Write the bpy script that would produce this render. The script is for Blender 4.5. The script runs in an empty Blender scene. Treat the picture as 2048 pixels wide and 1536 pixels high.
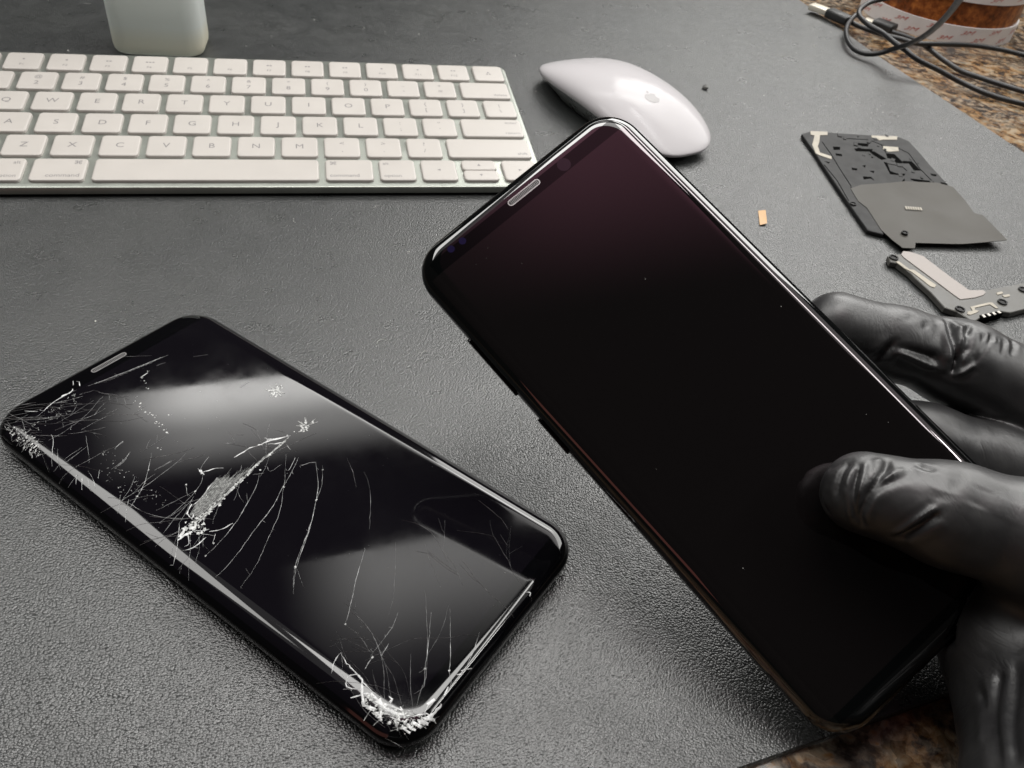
import bpy, bmesh, math, random
import numpy as np
from mathutils import Matrix, Vector, noise
random.seed(7)
MM = 0.001
scene = bpy.context.scene
COL = scene.collection

# ------------------------------------------------------------------ camera
CAM_R = Matrix([[0.975873,-0.192022,0.103925],[-0.053699,-0.672431,-0.738209],[0.211635,0.714817,-0.666519]])
cam_data = bpy.data.cameras.new('camera')
cam_data.sensor_width = 36.0
cam_data.lens = 1620.0 / 2048.0 * 36.0
cam_data.clip_start = 0.01
cam_data.clip_end = 50.0
cam = bpy.data.objects.new('camera', cam_data)
COL.objects.link(cam)
cl_ = Vector([176.808,-326.246,184.696]) * MM
rot = Matrix((CAM_R[0], -CAM_R[1], -CAM_R[2])).transposed()
cam.matrix_world = Matrix.Translation(cl_) @ rot.to_4x4()
cam_data.dof.use_dof = True
cam_data.dof.focus_distance = 0.235
cam_data.dof.aperture_fstop = 42.0
scene.camera = cam

# ------------------------------------------------------------------ world and lamps
world = bpy.data.worlds.new('World')
scene.world = world
world.use_nodes = True
wb = world.node_tree.nodes['Background']
wb.inputs[0].default_value = (1.0, 0.96, 0.9, 1)
wb.inputs[1].default_value = 0.02

def lamp(name, loc, target, sx, sy, power, col=(1, .985, .955), spread=180):
    l = bpy.data.lights.new(name, 'AREA')
    l.shape = 'RECTANGLE'; l.size = sx; l.size_y = sy
    l.energy = power; l.color = col; l.spread = math.radians(spread)
    o = bpy.data.objects.new(name, l)
    COL.objects.link(o)
    o.location = loc
    d = Vector(target) - Vector(loc)
    o.rotation_euler = d.to_track_quat('-Z', 'Y').to_euler()
    return o

T0 = (0.27, -0.05, 0.02)
def dirp(az, el, r):
    a, e = math.radians(az), math.radians(el)
    return (T0[0] + r*math.cos(e)*math.sin(a), T0[1] + r*math.cos(e)*math.cos(a), T0[2] + r*math.sin(e))
def panel(name, cx, cy, z, sx, sy, power, ramp=None, col=(1, .985, .955), yaw=0.0):
    # diffuser panel facing straight down; ramp = brightness across its depth
    o = lamp(name, (cx, cy, z), (cx, cy, 0), sx, sy, power, col)
    o.rotation_euler = (0, 0, math.radians(yaw))
    if ramp:
        l = o.data; l.use_nodes = True; nt = l.node_tree
        em = nt.nodes['Emission']
        g = nt.nodes.new('ShaderNodeNewGeometry'); sp = nt.nodes.new('ShaderNodeSeparateXYZ')
        nt.links.new(g.outputs['Parametric'], sp.inputs[0])
        mul = None
        for axis, stops in ramp.items():
            r = nt.nodes.new('ShaderNodeValToRGB'); r.color_ramp.interpolation = 'EASE'
            nt.links.new(sp.outputs[axis], r.inputs[0])
            els = r.color_ramp.elements
            while len(els) < len(stops): els.new(.5)
            for e, (p, v) in zip(els, stops): e.position = p; e.color = (v, v, v, 1)
            if mul is None: mul = r.outputs[0]
            else:
                m = nt.nodes.new('ShaderNodeMath'); m.operation = 'MULTIPLY'
                nt.links.new(mul, m.inputs[0]); nt.links.new(r.outputs[0], m.inputs[1]); mul = m.outputs[0]
        nt.links.new(mul, em.inputs['Strength'])
    return o
panel('ceiling_light_front', .41, 1.0, 1.1, 1.5, .28, 11.5, {'Y': [(0, 0.0), (.45, .35), (.85, 1)], 'X': [(0, 0), (.17, 1)]}, yaw=6)
panel('ceiling_light_mid', .34, .48, 1.1, .56, .27, 1.25, {'Y': [(0, 0.05), (.85, 1)], 'X': [(0, 0), (.36, 1)]}, yaw=7)
lamp('ceiling_light_key', dirp(70, 60, 1.4), T0, 1.4, .11, 6.0)
panel('ceiling_light_overhead', .27, .11, 1.1, .66, .34, 7.5)
panel('ceiling_light_side', -.52, .36, 1.1, .55, .65, 7.6)
lamp('added_warm_reflection', dirp(-138, 13, .75), T0, .3, .1, .05, (1, .36, .28))  # added lamp, stands in for an arm mirrored in the held phone's edge
lamp('ceiling_light_right', dirp(42, 34, 1.8), T0, 1.35, .72, 20.0)
lamp('ceiling_bounce', dirp(80, 52, 1.5), T0, 1.0, .8, 1.6)
lamp('ceiling_light_left', dirp(-63, 62, 1.5), T0, .85, .85, .8)
lamp('ceiling_light_small', dirp(118, 46, 1.6), T0, .6, .05, 4.0)
panel('added_screen_sheen', [0.17,-0.2][0], [0.17,-0.2][1], 1.1, .6, .5, .85, {'Y': [(0, 0), (.6, 1)], 'X': [(0, .2), (.5, 1)]}, col=(1, .44, .60))  # added unseen panel that puts a maroon sheen on the held screen

scene.view_settings.view_transform = 'Standard'
scene.view_settings.look = 'None'
scene.view_settings.exposure = 0.0
scene.view_settings.gamma = 1.0
scene.view_settings.use_curve_mapping = False

# ------------------------------------------------------------------ helpers
def tag(o, label=None, cat=None, group=None, kind=None):
    if label: o['label'] = label
    if cat: o['category'] = cat
    if group: o['group'] = group
    if kind: o['kind'] = kind
    return o

def thing(name, label, cat, matrix=None, group=None):
    o = bpy.data.objects.new(name, None)
    o.empty_display_size = 0.01
    COL.objects.link(o)
    if matrix is not None: o.matrix_world = matrix
    return tag(o, label, cat, group)

def loc_mm(x, y, z, yaw=0.0):
    return Matrix.Translation(Vector((x, y, z))*MM) @ Matrix.Rotation(yaw, 4, 'Z')

def obj(name, me, mats, parent=None, smooth=True, angle=40):
    if not isinstance(mats, (list, tuple)): mats = [mats]
    for m in mats: me.materials.append(m)
    o = bpy.data.objects.new(name, me)
    COL.objects.link(o)
    if parent: o.parent = parent
    if smooth:
        me.polygons.foreach_set('use_smooth', [True]*len(me.polygons))
        if angle < 180:
            try: me.set_sharp_from_angle(angle=math.radians(angle))
            except Exception: pass
    return o

def mesh_from(name, verts, faces, midx=None):
    me = bpy.data.meshes.new(name)
    me.from_pydata([(v[0]*MM, v[1]*MM, v[2]*MM) for v in verts], [], faces)
    me.update()
    if midx: me.polygons.foreach_set('material_index', midx)
    bm = bmesh.new(); bm.from_mesh(me)
    bmesh.ops.recalc_face_normals(bm, faces=bm.faces)
    bm.to_mesh(me); bm.free()
    return me

class MB:
    """collects shapes in mm"""
    def __init__(s): s.v = []; s.f = []; s.m = []
    def add(s, vs, fs, m=0):
        b = len(s.v); s.v += [tuple(v) for v in vs]
        for f in fs: s.f.append([b+i for i in f]); s.m.append(m)
    def rings(s, rings, close0=True, close1=True, m=0):
        n = len(rings[0]); vs = [p for r in rings for p in r]; fs = []
        for k in range(len(rings)-1):
            for i in range(n):
                j = (i+1) % n
                fs.append([k*n+i, k*n+j, (k+1)*n+j, (k+1)*n+i])
        if close0: fs.append(list(range(n))[::-1])
        if close1: fs.append([(len(rings)-1)*n+i for i in range(n)])
        s.add(vs, fs, m)
    def prism(s, poly, z0, z1, bev=0.0, m=0):
        area = sum(poly[i][0]*poly[(i+1) % len(poly)][1]-poly[(i+1) % len(poly)][0]*poly[i][1] for i in range(len(poly)))
        if area < 0: poly = poly[::-1]
        r = [[(x, y, z0) for x, y in poly], [(x, y, z1-bev) for x, y in poly]]
        if bev: r.append([(x, y, z1) for x, y in inset(poly, bev)])
        s.rings(r, m=m)
    def tube(s, pts, rad, n=10, m=0):
        P = [Vector(p) for p in pts]; R = []
        up = Vector((0, 0, 1))
        for i, p in enumerate(P):
            t = (P[min(i+1, len(P)-1)]-P[max(i-1, 0)]).normalized()
            a = t.cross(up)
            if a.length < 1e-3: a = t.cross(Vector((1, 0, 0)))
            a.normalize(); b = a.cross(t).normalized()
            r = rad[i] if isinstance(rad, (list, tuple)) else rad
            R.append([tuple(p+a*(r*math.cos(2*math.pi*k/n))+b*(r*math.sin(2*math.pi*k/n))) for k in range(n)])
        s.rings(R, m=m)
    def build(s, name, mats, parent=None, smooth=True, angle=40):
        return obj(name, mesh_from(name, s.v, s.f, s.m), mats, parent, smooth, angle)

def inset(poly, d):
    n = len(poly); out = []
    for i in range(n):
        p0, p1, p2 = Vector(poly[i-1]), Vector(poly[i]), Vector(poly[(i+1) % n])
        a = (p1-p0).normalized(); b = (p2-p1).normalized()
        na = Vector((-a.y, a.x)); nb = Vector((-b.y, b.x))
        k = na+nb; l = max(.35, 1+na.dot(nb))
        out.append(tuple(p1+k*(d/l)))
    return out

def rrect(hx, hy, r, n=8, cx=0, cy=0):
    pts = []
    r = max(min(r, hx-1e-3, hy-1e-3), 1e-3)
    for (sx, sy, a0) in ((1, 1, 0), (-1, 1, 90), (-1, -1, 180), (1, -1, 270)):
        for k in range(n+1):
            a = math.radians(a0+90*k/n)
            pts.append((cx+sx*(hx-r)+r*math.cos(a), cy+sy*(hy-r)+r*math.sin(a)))
    return pts

def spline(pts, k=8):
    P = [Vector(p) for p in pts]; out = []
    for i in range(len(P)-1):
        p0, p1, p2, p3 = P[max(i-1, 0)], P[i], P[i+1], P[min(i+2, len(P)-1)]
        for j in range(k):
            t = j/k
            out.append(0.5*((2*p1)+(p2-p0)*t+(2*p0-5*p1+4*p2-p3)*t*t+(3*p1-p0-3*p2+p3)*t**3))
    out.append(P[-1])
    return out

# ------------------------------------------------------------------ materials
class NT:
    def __init__(s, name):
        s.m = bpy.data.materials.new(name); s.m.use_nodes = True
        s.t = s.m.node_tree; s.b = s.t.nodes['Principled BSDF']
    def n(s, typ, **kw):
        nd = s.t.nodes.new(typ)
        for k, v in kw.items():
            if k.startswith('i_'):
                key = k[2:]; nd.inputs[int(key) if key.isdigit() else key.replace('_', ' ')].default_value = v
            else: setattr(nd, k, v)
        return nd
    def l(s, a, b): s.t.links.new(a, b)
    def co(s): return s.n('ShaderNodeTexCoord').outputs['Object']
    def noise(s, vec, scale, detail=3, rough=.5):
        nd = s.n('ShaderNodeTexNoise'); s.l(vec, nd.inputs['Vector'])
        nd.inputs['Scale'].default_value = scale; nd.inputs['Detail'].default_value = detail; nd.inputs['Roughness'].default_value = rough
        return nd
    def ramp(s, fac, stops, interp='LINEAR'):
        nd = s.n('ShaderNodeValToRGB'); s.l(fac, nd.inputs[0]); nd.color_ramp.interpolation = interp
        els = nd.color_ramp.elements
        while len(els) < len(stops): els.new(.5)
        for e, (p, c) in zip(els, stops):
            e.position = p; e.color = (c, c, c, 1) if isinstance(c, (int, float)) else (*c, 1)
        return nd.outputs[0]
    def mix(s, fac, a, b, blend='MIX'):
        nd = s.n('ShaderNodeMix', data_type='RGBA', blend_type=blend)
        for sock, v in ((nd.inputs[0], fac), (nd.inputs[6], a), (nd.inputs[7], b)):
            if hasattr(v, 'links'): s.l(v, sock)
            else: sock.default_value = v if isinstance(v, (int, float)) else (*v, 1)
        return nd.outputs[2]
    def math(s, op, a, b=0.0):
        nd = s.n('ShaderNodeMath', operation=op)
        for sock, v in ((nd.inputs[0], a), (nd.inputs[1], b)):
            if hasattr(v, 'links'): s.l(v, sock)
            else: sock.default_value = v
        return nd.outputs[0]
    def set(s, **kw):
        for k, v in kw.items():
            k = k.replace('_', ' ')
            if hasattr(v, 'links'): s.l(v, s.b.inputs[k])
            elif isinstance(v, tuple): s.b.inputs[k].default_value = (*v, 1)
            else: s.b.inputs[k].default_value = v
        return s
    def bump(s, h, strength, dist):
        nd = s.n('ShaderNodeBump'); s.l(h, nd.inputs['Height'])
        nd.inputs['Strength'].default_value = strength; nd.inputs['Distance'].default_value = dist
        s.l(nd.outputs[0], s.b.inputs['Normal'])

def plain(name, col, rough=.5, metal=0.0, spec=.5, var=0.0, vscale=200):
    t = NT(name); t.set(Roughness=rough, Metallic=metal, Specular_IOR_Level=spec)
    c = t.co(); nz = t.noise(c, vscale, 4)
    if var:
        lo = tuple(x*(1-var) for x in col); hi = tuple(min(1, x*(1+var)) for x in col)
        t.set(Base_Color=t.ramp(nz.outputs[0], [(.3, lo), (.7, hi)]))
    else: t.set(Base_Color=col)
    t.set(Roughness=t.ramp(nz.outputs[0], [(.3, max(0, rough-.06)), (.7, min(1, rough+.06))]))
    return t.m

# granite
t = NT('granite'); c = t.co()
w = t.noise(c, 40, 4, .6)
wv = t.n('ShaderNodeVectorMath', operation='MULTIPLY_ADD'); t.l(w.outputs['Color'], wv.inputs[0]); wv.inputs[1].default_value = (.012, .012, .012); t.l(c, wv.inputs[2])
n1 = t.noise(wv.outputs[0], 95, 5, .65); n2 = t.noise(wv.outputs[0], 210, 4, .6); n3 = t.noise(wv.outputs[0], 34, 4, .6)
vo = t.n('ShaderNodeTexVoronoi'); t.l(wv.outputs[0], vo.inputs['Vector']); vo.inputs['Scale'].default_value = 170
base = t.ramp(n1.outputs[0], [(.33, (.008, .007, .008)), (.43, (.05, .032, .022)), (.49, (.26, .13, .045)), (.55, (.36, .24, .13)), (.63, (.40, .33, .24)), (.74, (.48, .43, .37))])
gr = t.ramp(n2.outputs[0], [(.38, (.012, .011, .013)), (.48, (.10, .085, .075)), (.58, (.33, .28, .22)), (.7, (.40, .21, .08))])
col = t.mix(t.ramp(n3.outputs[0], [(.42, 0.15), (.6, .8)]), base, gr)
col = t.mix(t.ramp(vo.outputs['Distance'], [(.12, .45), (.3, 0.0)]), col, (.03, .026, .028))
vc = t.n('ShaderNodeTexVoronoi'); t.l(wv.outputs[0], vc.inputs['Vector']); vc.inputs['Scale'].default_value = 300
hs = t.n('ShaderNodeSeparateColor'); t.l(vc.outputs['Color'], hs.inputs[0])
col = t.mix(.65, col, t.mix(1.0, col, t.ramp(hs.outputs[0], [(.1, .25), (.5, .9), (.95, 1.0)]), 'MULTIPLY'))
t.set(Base_Color=col, Roughness=.16, Specular_IOR_Level=.5)
GRANITE = t.m

# mat leatherette
t = NT('leatherette'); c = t.co()
v1 = t.n('ShaderNodeTexVoronoi'); v1.inputs['Scale'].default_value = 1800
wn = t.noise(c, 900, 2); wv = t.n('ShaderNodeVectorMath', operation='MULTIPLY_ADD'); t.l(wn.outputs['Color'], wv.inputs[0]); wv.inputs[1].default_value = (.0003,)*3; t.l(c, wv.inputs[2])
t.l(wv.outputs[0], v1.inputs['Vector'])
nf = t.noise(c, 1500, 3, .6); nl = t.noise(c, 14, 4, .6); nm = t.noise(c, 60, 5, .7)
ng = t.noise(c, 420, 3, .6)
dm = t.math('SUBTRACT', 1.0, t.math('POWER', v1.outputs['Distance'], 1.6))
h = t.math('ADD', t.math('MULTIPLY', dm, 1.0), t.math('ADD', t.math('MULTIPLY', nf.outputs[0], .55), t.math('MULTIPLY', ng.outputs[0], .5)))
t.bump(h, 1.0, .00016)
t.set(Base_Color=t.ramp(nl.outputs[0], [(.35, (.019, .021, .021)), (.65, (.027, .029, .028))]),
      Roughness=t.ramp(nm.outputs[0], [(.32, .26), (.68, .39)]), Specular_IOR_Level=1.0)
LEATHER = t.m
MAT_EDGE = plain('mat_edge', (.012, .010, .010), .8)

KEY_WHITE = plain('key_plastic', (.46, .435, .405), .4, var=.02, vscale=60)
LEGEND = plain('key_legend', (.20, .19, .19), .5)
KB_ALU = plain('keyboard_aluminium', (.29, .305, .275), .36, .75, var=.03, vscale=90)
MOUSE_WHITE = plain('mouse_shell', (.47, .455, .465), .16, spec=.09)
MOUSE_BASE = plain('mouse_base', (.38, .40, .39), .3, .8)
EMBLEM = plain('mouse_emblem', (.30, .29, .29), .2, spec=.14)

def screen_mat(name, disp, bez, hx, y0, y1, tint=(1, 1, 1), smudge=.0, bspec=.5, rspec=.5):
    t = NT(name); c = t.co()
    sp = t.n('ShaderNodeSeparateXYZ'); t.l(c, sp.inputs[0])
    ax = t.math('ABSOLUTE', sp.outputs[0])
    mk = t.math('MULTIPLY', t.math('LESS_THAN', ax, hx*MM), t.math('MULTIPLY', t.math('LESS_THAN', sp.outputs[1], y1*MM), t.math('GREATER_THAN', sp.outputs[1], y0*MM)))
    t.set(Base_Color=t.mix(mk, bez, disp))
    sm = t.noise(c, 45, 5, .7); sf = t.noise(c, 9, 3, .5)
    t.set(Roughness=t.ramp(sm.outputs[0], [(.35, .02), (.75, .03+smudge)]), Specular_IOR_Level=.5, IOR=1.52)
    t.l(t.mix(mk, (1, 1, 1), tint), t.b.inputs['Specular Tint'])
    rim = t.math('MAXIMUM', t.math('GREATER_THAN', ax, 32.2*MM), t.math('GREATER_THAN', t.math('ABSOLUTE', sp.outputs[1]), 74.2*MM))
    t.l(t.math('MAXIMUM', t.ramp(mk, [(0, bspec), (1, .5)]), t.math('MULTIPLY', rim, rspec)), t.b.inputs['Specular IOR Level'])
    return t.m
SCREEN_NEW = screen_mat('screen_glass', (.0046, .0040, .0041), (.0014, .0018, .002), 34.5, -72, 70.3, (1, .90, .94), .03, .26, .95)
SCREEN_OLD = screen_mat('broken_screen_glass', (.0035, .003, .0045), (.0015, .0015, .002), 35.6, -72, 70.3, (1, 1, 1), .06)
FRAME_BLACK = plain('black_frame', (.012, .011, .012), .16, .85)
CHROME_TRIM = plain('earpiece_mesh', (.30, .29, .29), .38, .9)
SLOT_DARK = plain('earpiece_slot', (.02, .02, .02), .6)
LENS = plain('lens_glass', (.006, .005, .008), .04)
SENSOR = plain('sensor_glass', (.006, .006, .03), .06)
CRACK = plain('crack_glass', (.60, .61, .61), .45, var=.45, vscale=900)
CRUSHED = plain('crushed_glass', (.47, .48, .47), .35, var=.6, vscale=1300)

BED = plain('crushed_bed', (.075, .077, .075), .4, var=.75, vscale=1100)
t = NT('nitrile_glove'); c = t.co()
nb = t.noise(c, 120, 4, .6); nf = t.noise(c, 1400, 2, .6)
mp = t.n('ShaderNodeMapping'); t.l(c, mp.inputs[0]); mp.inputs['Rotation'].default_value = (0, 0, math.radians(31)); mp.inputs['Scale'].default_value = (2.6, 1, 1)
wr = t.noise(mp.outputs[0], 90, 3, .6); wr.inputs['Distortion'].default_value = .6
rid = t.math('POWER', t.math('ABSOLUTE', t.math('SUBTRACT', t.math('MULTIPLY', wr.outputs[0], 2.0), 1.0)), .6)
wm_ = t.ramp(t.noise(c, 28, 2, .5).outputs[0], [(.42, .12), (.6, 1)])
t.bump(t.math('ADD', t.math('MULTIPLY', nf.outputs[0], .07), t.math('MULTIPLY', rid, wm_)), .16, .0009)
t.set(Base_Color=t.ramp(nb.outputs[0], [(.3, (.013, .013, .014)), (.7, (.020, .020, .020))]), Roughness=t.ramp(nb.outputs[0], [(.3, .40), (.7, .49)]), Specular_IOR_Level=.9)
GLOVE = t.m

PLASTIC_BLACK = plain('black_plastic', (.02, .02, .02), .6, spec=.3, var=.15)
PLASTIC_AND_SHADE = plain('black_plastic_and_shade', (.003, .003, .003), .9, spec=0.02)  # near-black plastic, also used as painted shade for the cover's holes
FILM_GREY = plain('coil_film', (.062, .058, .05), .6, spec=.35, var=.06, vscale=40)
CREAM = plain('cream_adhesive', (.40, .37, .31), .6, spec=.3, var=.15)
BRKT_GREY = plain('bracket_plastic', (.085, .083, .075), .45, var=.2)
STRIP_PINK = plain('antenna_strip', (.35, .32, .30), .55, spec=.3, var=.05)
GOLD = plain('contact_pad', (.35, .33, .30), .35, .6)
RUBBER = plain('cable_rubber', (.014, .014, .015), .45)
PLUG_BLACK = plain('plug_rubber', (.026, .027, .027), .5)
PLUG_METAL = plain('plug_metal', (.72, .68, .58), .35, .3)
LINER = plain('tape_liner', (.72, .69, .68), .5, var=.03)
LINER_RED = plain('liner_print', (.50, .10, .08), .6)
AMBER = None
t = NT('amber_tape'); c = t.co()
n1 = t.noise(c, 70, 5, .7); n2 = t.noise(c, 350, 3, .6)
t.set(Base_Color=t.ramp(t.math('ADD', t.math('MULTIPLY', n1.outputs[0], .7), t.math('MULTIPLY', n2.outputs[0], .3)), [(.35, (.05, .014, .004)), (.5, (.22, .06, .014)), (.66, (.52, .18, .04))]), Roughness=.22)
AMBER = t.m
SCRAP = plain('amber_scrap', (.48, .27, .10), .4, var=.1)
DUST = plain('dust_speck', (.5, .5, .47), .7, var=.3, vscale=3000)
t = NT('frosted_plastic'); c = t.co()
sp = t.n('ShaderNodeSeparateXYZ'); t.l(c, sp.inputs[0])
t.set(Base_Color=t.ramp(t.math('MULTIPLY', sp.outputs[2], 10.0), [(.02, (.86, .77, .58)), (.09, (.82, .78, .64)), (.16, (.84, .87, .85))]), Roughness=.42)
tr_ = t.n('ShaderNodeBsdfTranslucent'); tr_.inputs[0].default_value = (.85, .9, .88, 1)
mx_ = t.n('ShaderNodeMixShader'); mx_.inputs[0].default_value = .4
t.l(t.b.outputs[0], mx_.inputs[1]); t.l(tr_.outputs[0], mx_.inputs[2]); t.l(mx_.outputs[0], t.t.nodes['Material Output'].inputs[0])
FROST = t.m
CAPM = plain('bottle_cap', (.6, .6, .58), .4)

# ------------------------------------------------------------------ the setting
def rect_sheet(name, x0, y0, x1, y1, z, m):
    return obj(name, mesh_from(name, [(x0, y0, z), (x1, y0, z), (x1, y1, z), (x0, y1, z)], [[0, 1, 2, 3]]), m)
b = MB(); b.prism([(-900, -900), (1500, -900), (1500, 2200), (-900, 2200)], -32, -2)
tag(b.build('countertop', GRANITE, smooth=False), kind='structure')

mat_t = thing('desk_mat', 'large black leatherette desk mat lying under the keyboard and phones on speckled granite', 'desk mat', loc_mm(0, 0, -2))
b = MB()
matpoly = [(-520, -373), (262, -262.5), (588, -214), (577, 46), (566, 190), (562, 330), (556, 760), (-520, 760)]
sm = []
b.prism(matpoly, 0.05, 1.95, .35)
b.build('mat_sheet', LEATHER, mat_t, smooth=False)

# ------------------------------------------------------------------ keyboard
TILT = math.radians(5.4); KU = 19.0; KV = 18.439; CAP = 15.846; YF = -103.116
kb_m = Matrix.Translation(Vector((0, 0, 5.6))*MM) @ Matrix.Rotation(TILT, 4, 'X') @ Matrix.Translation(Vector((0, -YF, 0))*MM)
kb = thing('keyboard', 'slim silver computer keyboard with white keys at the back of the mat', 'keyboard', kb_m)
kx0, kx1 = -1.2, 14.5*KU+1.2
ky0, ky1 = YF-.6, KV*0+CAP/2+3.2
# case: plate in key plane, underside on the mat
inv = kb_m.inverted()
def under(x, y, z=.6):
    # point of the keyboard plane dropped to the mat
    p = kb_m @ (Vector((x, y, -1.3))*MM)
    q = inv @ Vector((p.x, p.y, z*MM))
    return tuple(q/MM)
out = rrect((kx1-kx0)/2, (ky1-ky0)/2, 5.5, 6, (kx0+kx1)/2, (ky0+ky1)/2)
b = MB()
ins = inset(out, 1.2); ins2 = inset(out, .35)
b.rings([[under(x, y, .7) for x, y in ins], [under(x, y, 1.3) for x, y in out], [(x, y, -1.75) for x, y in out], [(x, y, -1.42) for x, y in ins2], [(x, y, -1.3) for x, y in inset(out, .9)]])
b.build('case', KB_ALU, kb, angle=50)

def text_geo(body, size, x, y, z, align='CENTER', shear=0.0):
    cu = bpy.data.curves.new('t', 'FONT'); cu.body = body; cu.size = size*MM; cu.align_x = align; cu.align_y = 'CENTER'; cu.shear = shear
    cu.resolution_u = 3
    o = bpy.data.objects.new('t', cu); COL.objects.link(o)
    dg = bpy.context.evaluated_depsgraph_get()
    me = bpy.data.meshes.new_from_object(o.evaluated_get(dg))
    vs = [(v.co.x/MM+x, v.co.y/MM+y, z) for v in me.vertices]
    fs = [list(p.vertices) for p in me.polygons]
    bpy.data.objects.remove(o); bpy.data.curves.remove(cu); bpy.data.meshes.remove(me)
    return vs, fs

def key(u0, u1, row, legends=(), half=None):
    cx = (u0+u1)/2*KU; cy = -row*KV
    hx = (u1-u0)*KU/2-(KU-CAP)/2; hy = CAP/2
    b = MB()
    ys = [(cy, hy)] if half is None else [(cy+hy/2+.12, hy/2-.12), (cy-hy/2-.12, hy/2-.12)]
    for (yy, h) in ys:
        R = [rrect(hx+.25, h+.25, 2.0, 5, cx, yy), rrect(hx+.12, h+.12, 1.9, 5, cx, yy), rrect(hx, h, 1.8, 5, cx, yy), rrect(hx-.3, h-.3, 1.6, 5, cx, yy), rrect(hx-.8, h-.8, 1.2, 5, cx, yy)]
        Z = [-1.28, -.5, -.22, -.03, 0]
        b.rings([[(x, y, z) for x, y in r] for r, z in zip(R, Z)], close0=False)
    for (s, size, dx, dy, al) in legends:
        if s.startswith('#'):
            # small pictogram bars
            for k in range(int(s[1:])):
                x0 = cx+dx+(k-(int(s[1:])-1)/2)*1.5
                b.add([(x0-.5, cy+dy-.5, .03), (x0+.5, cy+dy-.5, .03), (x0+.5, cy+dy+.5, .03), (x0-.5, cy+dy+.5, .03)], [[0, 1, 2, 3]], 1)
        elif s.startswith('^'):
            d = {'^u': 90, '^d': -90, '^l': 180, '^r': 0}[s]
            a = [math.radians(d+q) for q in (0, 130, 230)]
            b.add([(cx+dx+1.0*math.cos(q), cy+dy+1.0*math.sin(q), .03) for q in a], [[0, 1, 2]], 1)
        else:
            ax = cx+dx if al == 'CENTER' else (cx-hx+1.6 if al == 'LEFT' else cx+hx-1.6)
            vs, fs = text_geo(s, size, ax, cy+dy, .03, al)
            b.add(vs, fs, 1)
    return b.build('key', [KEY_WHITE, LEGEND], kb, angle=60)

C_ = 'CENTER'; L_ = 'LEFT'; R_ = 'RIGHT'
fn_icons = ['#1', '#1', '#2', '#3', None, None, '#2', '#2', '#2', '#1', '#1', '#2']
key(0, 1.5, 0, [('esc', 2.9, 0, -4.8, L_)])
for i in range(12):
    lg = [('F%d' % (i+1), 2.4, 0, -3.6, C_)]
    if fn_icons[i]: lg.append((fn_icons[i], 1, 0, 1.6, C_))
    key(1.5+i, 2.5+i, 0, lg)
key(13.5, 14.5, 0, [('^u', 1, 0, .6, C_), ('#2', 1, 0, -1.2, C_)])
for i, (a, s) in enumerate(zip('`1234567890-=', '~!@#$%^&*()_+')):
    key(i, i+1, 1, [(a, 4.6, 0, -2.4, C_), (' '+s if s in '^#' else s, 3.6, -.5 if s in '^#' else 0, 3.2, C_)])
key(13, 14.5, 1, [('delete', 2.9, 0, -4.8, R_)])
key(0, 1.5, 2, [('tab', 2.9, 0, -4.8, L_)])
for i, a in enumerate('QWERTYUIOP'): key(1.5+i, 2.5+i, 2, [(a, 5.2, 0, 0, C_)])
for i, (a, s) in enumerate((('[', '{'), (']', '}'), ('\\', '|'))): key(11.5+i, 12.5+i, 2, [(a, 4, 0, -2.6, C_), (s, 4, 0, 2.8, C_)])
key(0, 1.75, 3, [('caps lock', 2.9, 0, -4.8, L_)])
for i, a in enumerate('ASDFGHJKL'): key(1.75+i, 2.75+i, 3, [(a, 5.2, 0, 0, C_)])
for i, (a, s) in enumerate(((';', ':'), ("'", '"'))): key(10.75+i, 11.75+i, 3, [(a, 4, 0, -2.6, C_), (s, 4, 0, 2.8, C_)])
key(12.75, 14.5, 3, [('return', 2.9, 0, -4.8, R_), ('enter', 2.9, 0, 4.6, R_)])
key(0, 2.25, 4, [('shift', 2.9, 0, -4.8, L_)])
for i, a in enumerate('ZXCVBNM'): key(2.25+i, 3.25+i, 4, [(a, 5.2, 0, 0, C_)])
for i, (a, s) in enumerate(((',', '<'), ('.', '>'), ('/', '?'))): key(9.25+i, 10.25+i, 4, [(a, 4, 0, -2.8, C_), (s, 4, 0, 2.8, C_)])
key(12.25, 14.5, 4, [('shift', 2.9, 0, -4.8, R_)])
key(0, 1, 5, [('fn', 2.9, 0, 4.8, R_)])
key(1, 2, 5, [('control', 2.9, 0, -4.8, R_), ('^u', 1, 4.5, 4.8, C_)])
key(2, 3, 5, [('option', 3.0, 0, -4.8, R_), ('alt', 2.9, 0, 4.8, R_)])
CMD = 'command'
key(3, 4.25, 5, [(CMD, 3.3, 0, -4.6, R_), ('\u2318', 3.6, 0, 4.8, R_)])
key(4.25, 9.25, 5)
key(9.25, 10.5, 5, [(CMD, 3.3, 0, -4.6, L_), ('\u2318', 3.6, 0, 4.8, L_)])
key(10.5, 11.5, 5, [('option', 3.0, 0, -4.8, L_), ('alt', 2.9, 0, 4.8, L_)])
key(11.5, 12.5, 5, [('^l', 1, 0, 0, C_)])
key(12.5, 13.5, 5, [('^u', 1, 0, 4, C_), ('^d', 1, 0, -4, C_)], half=True)
key(13.5, 14.5, 5, [('^r', 1, 0, 0, C_)])

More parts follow.
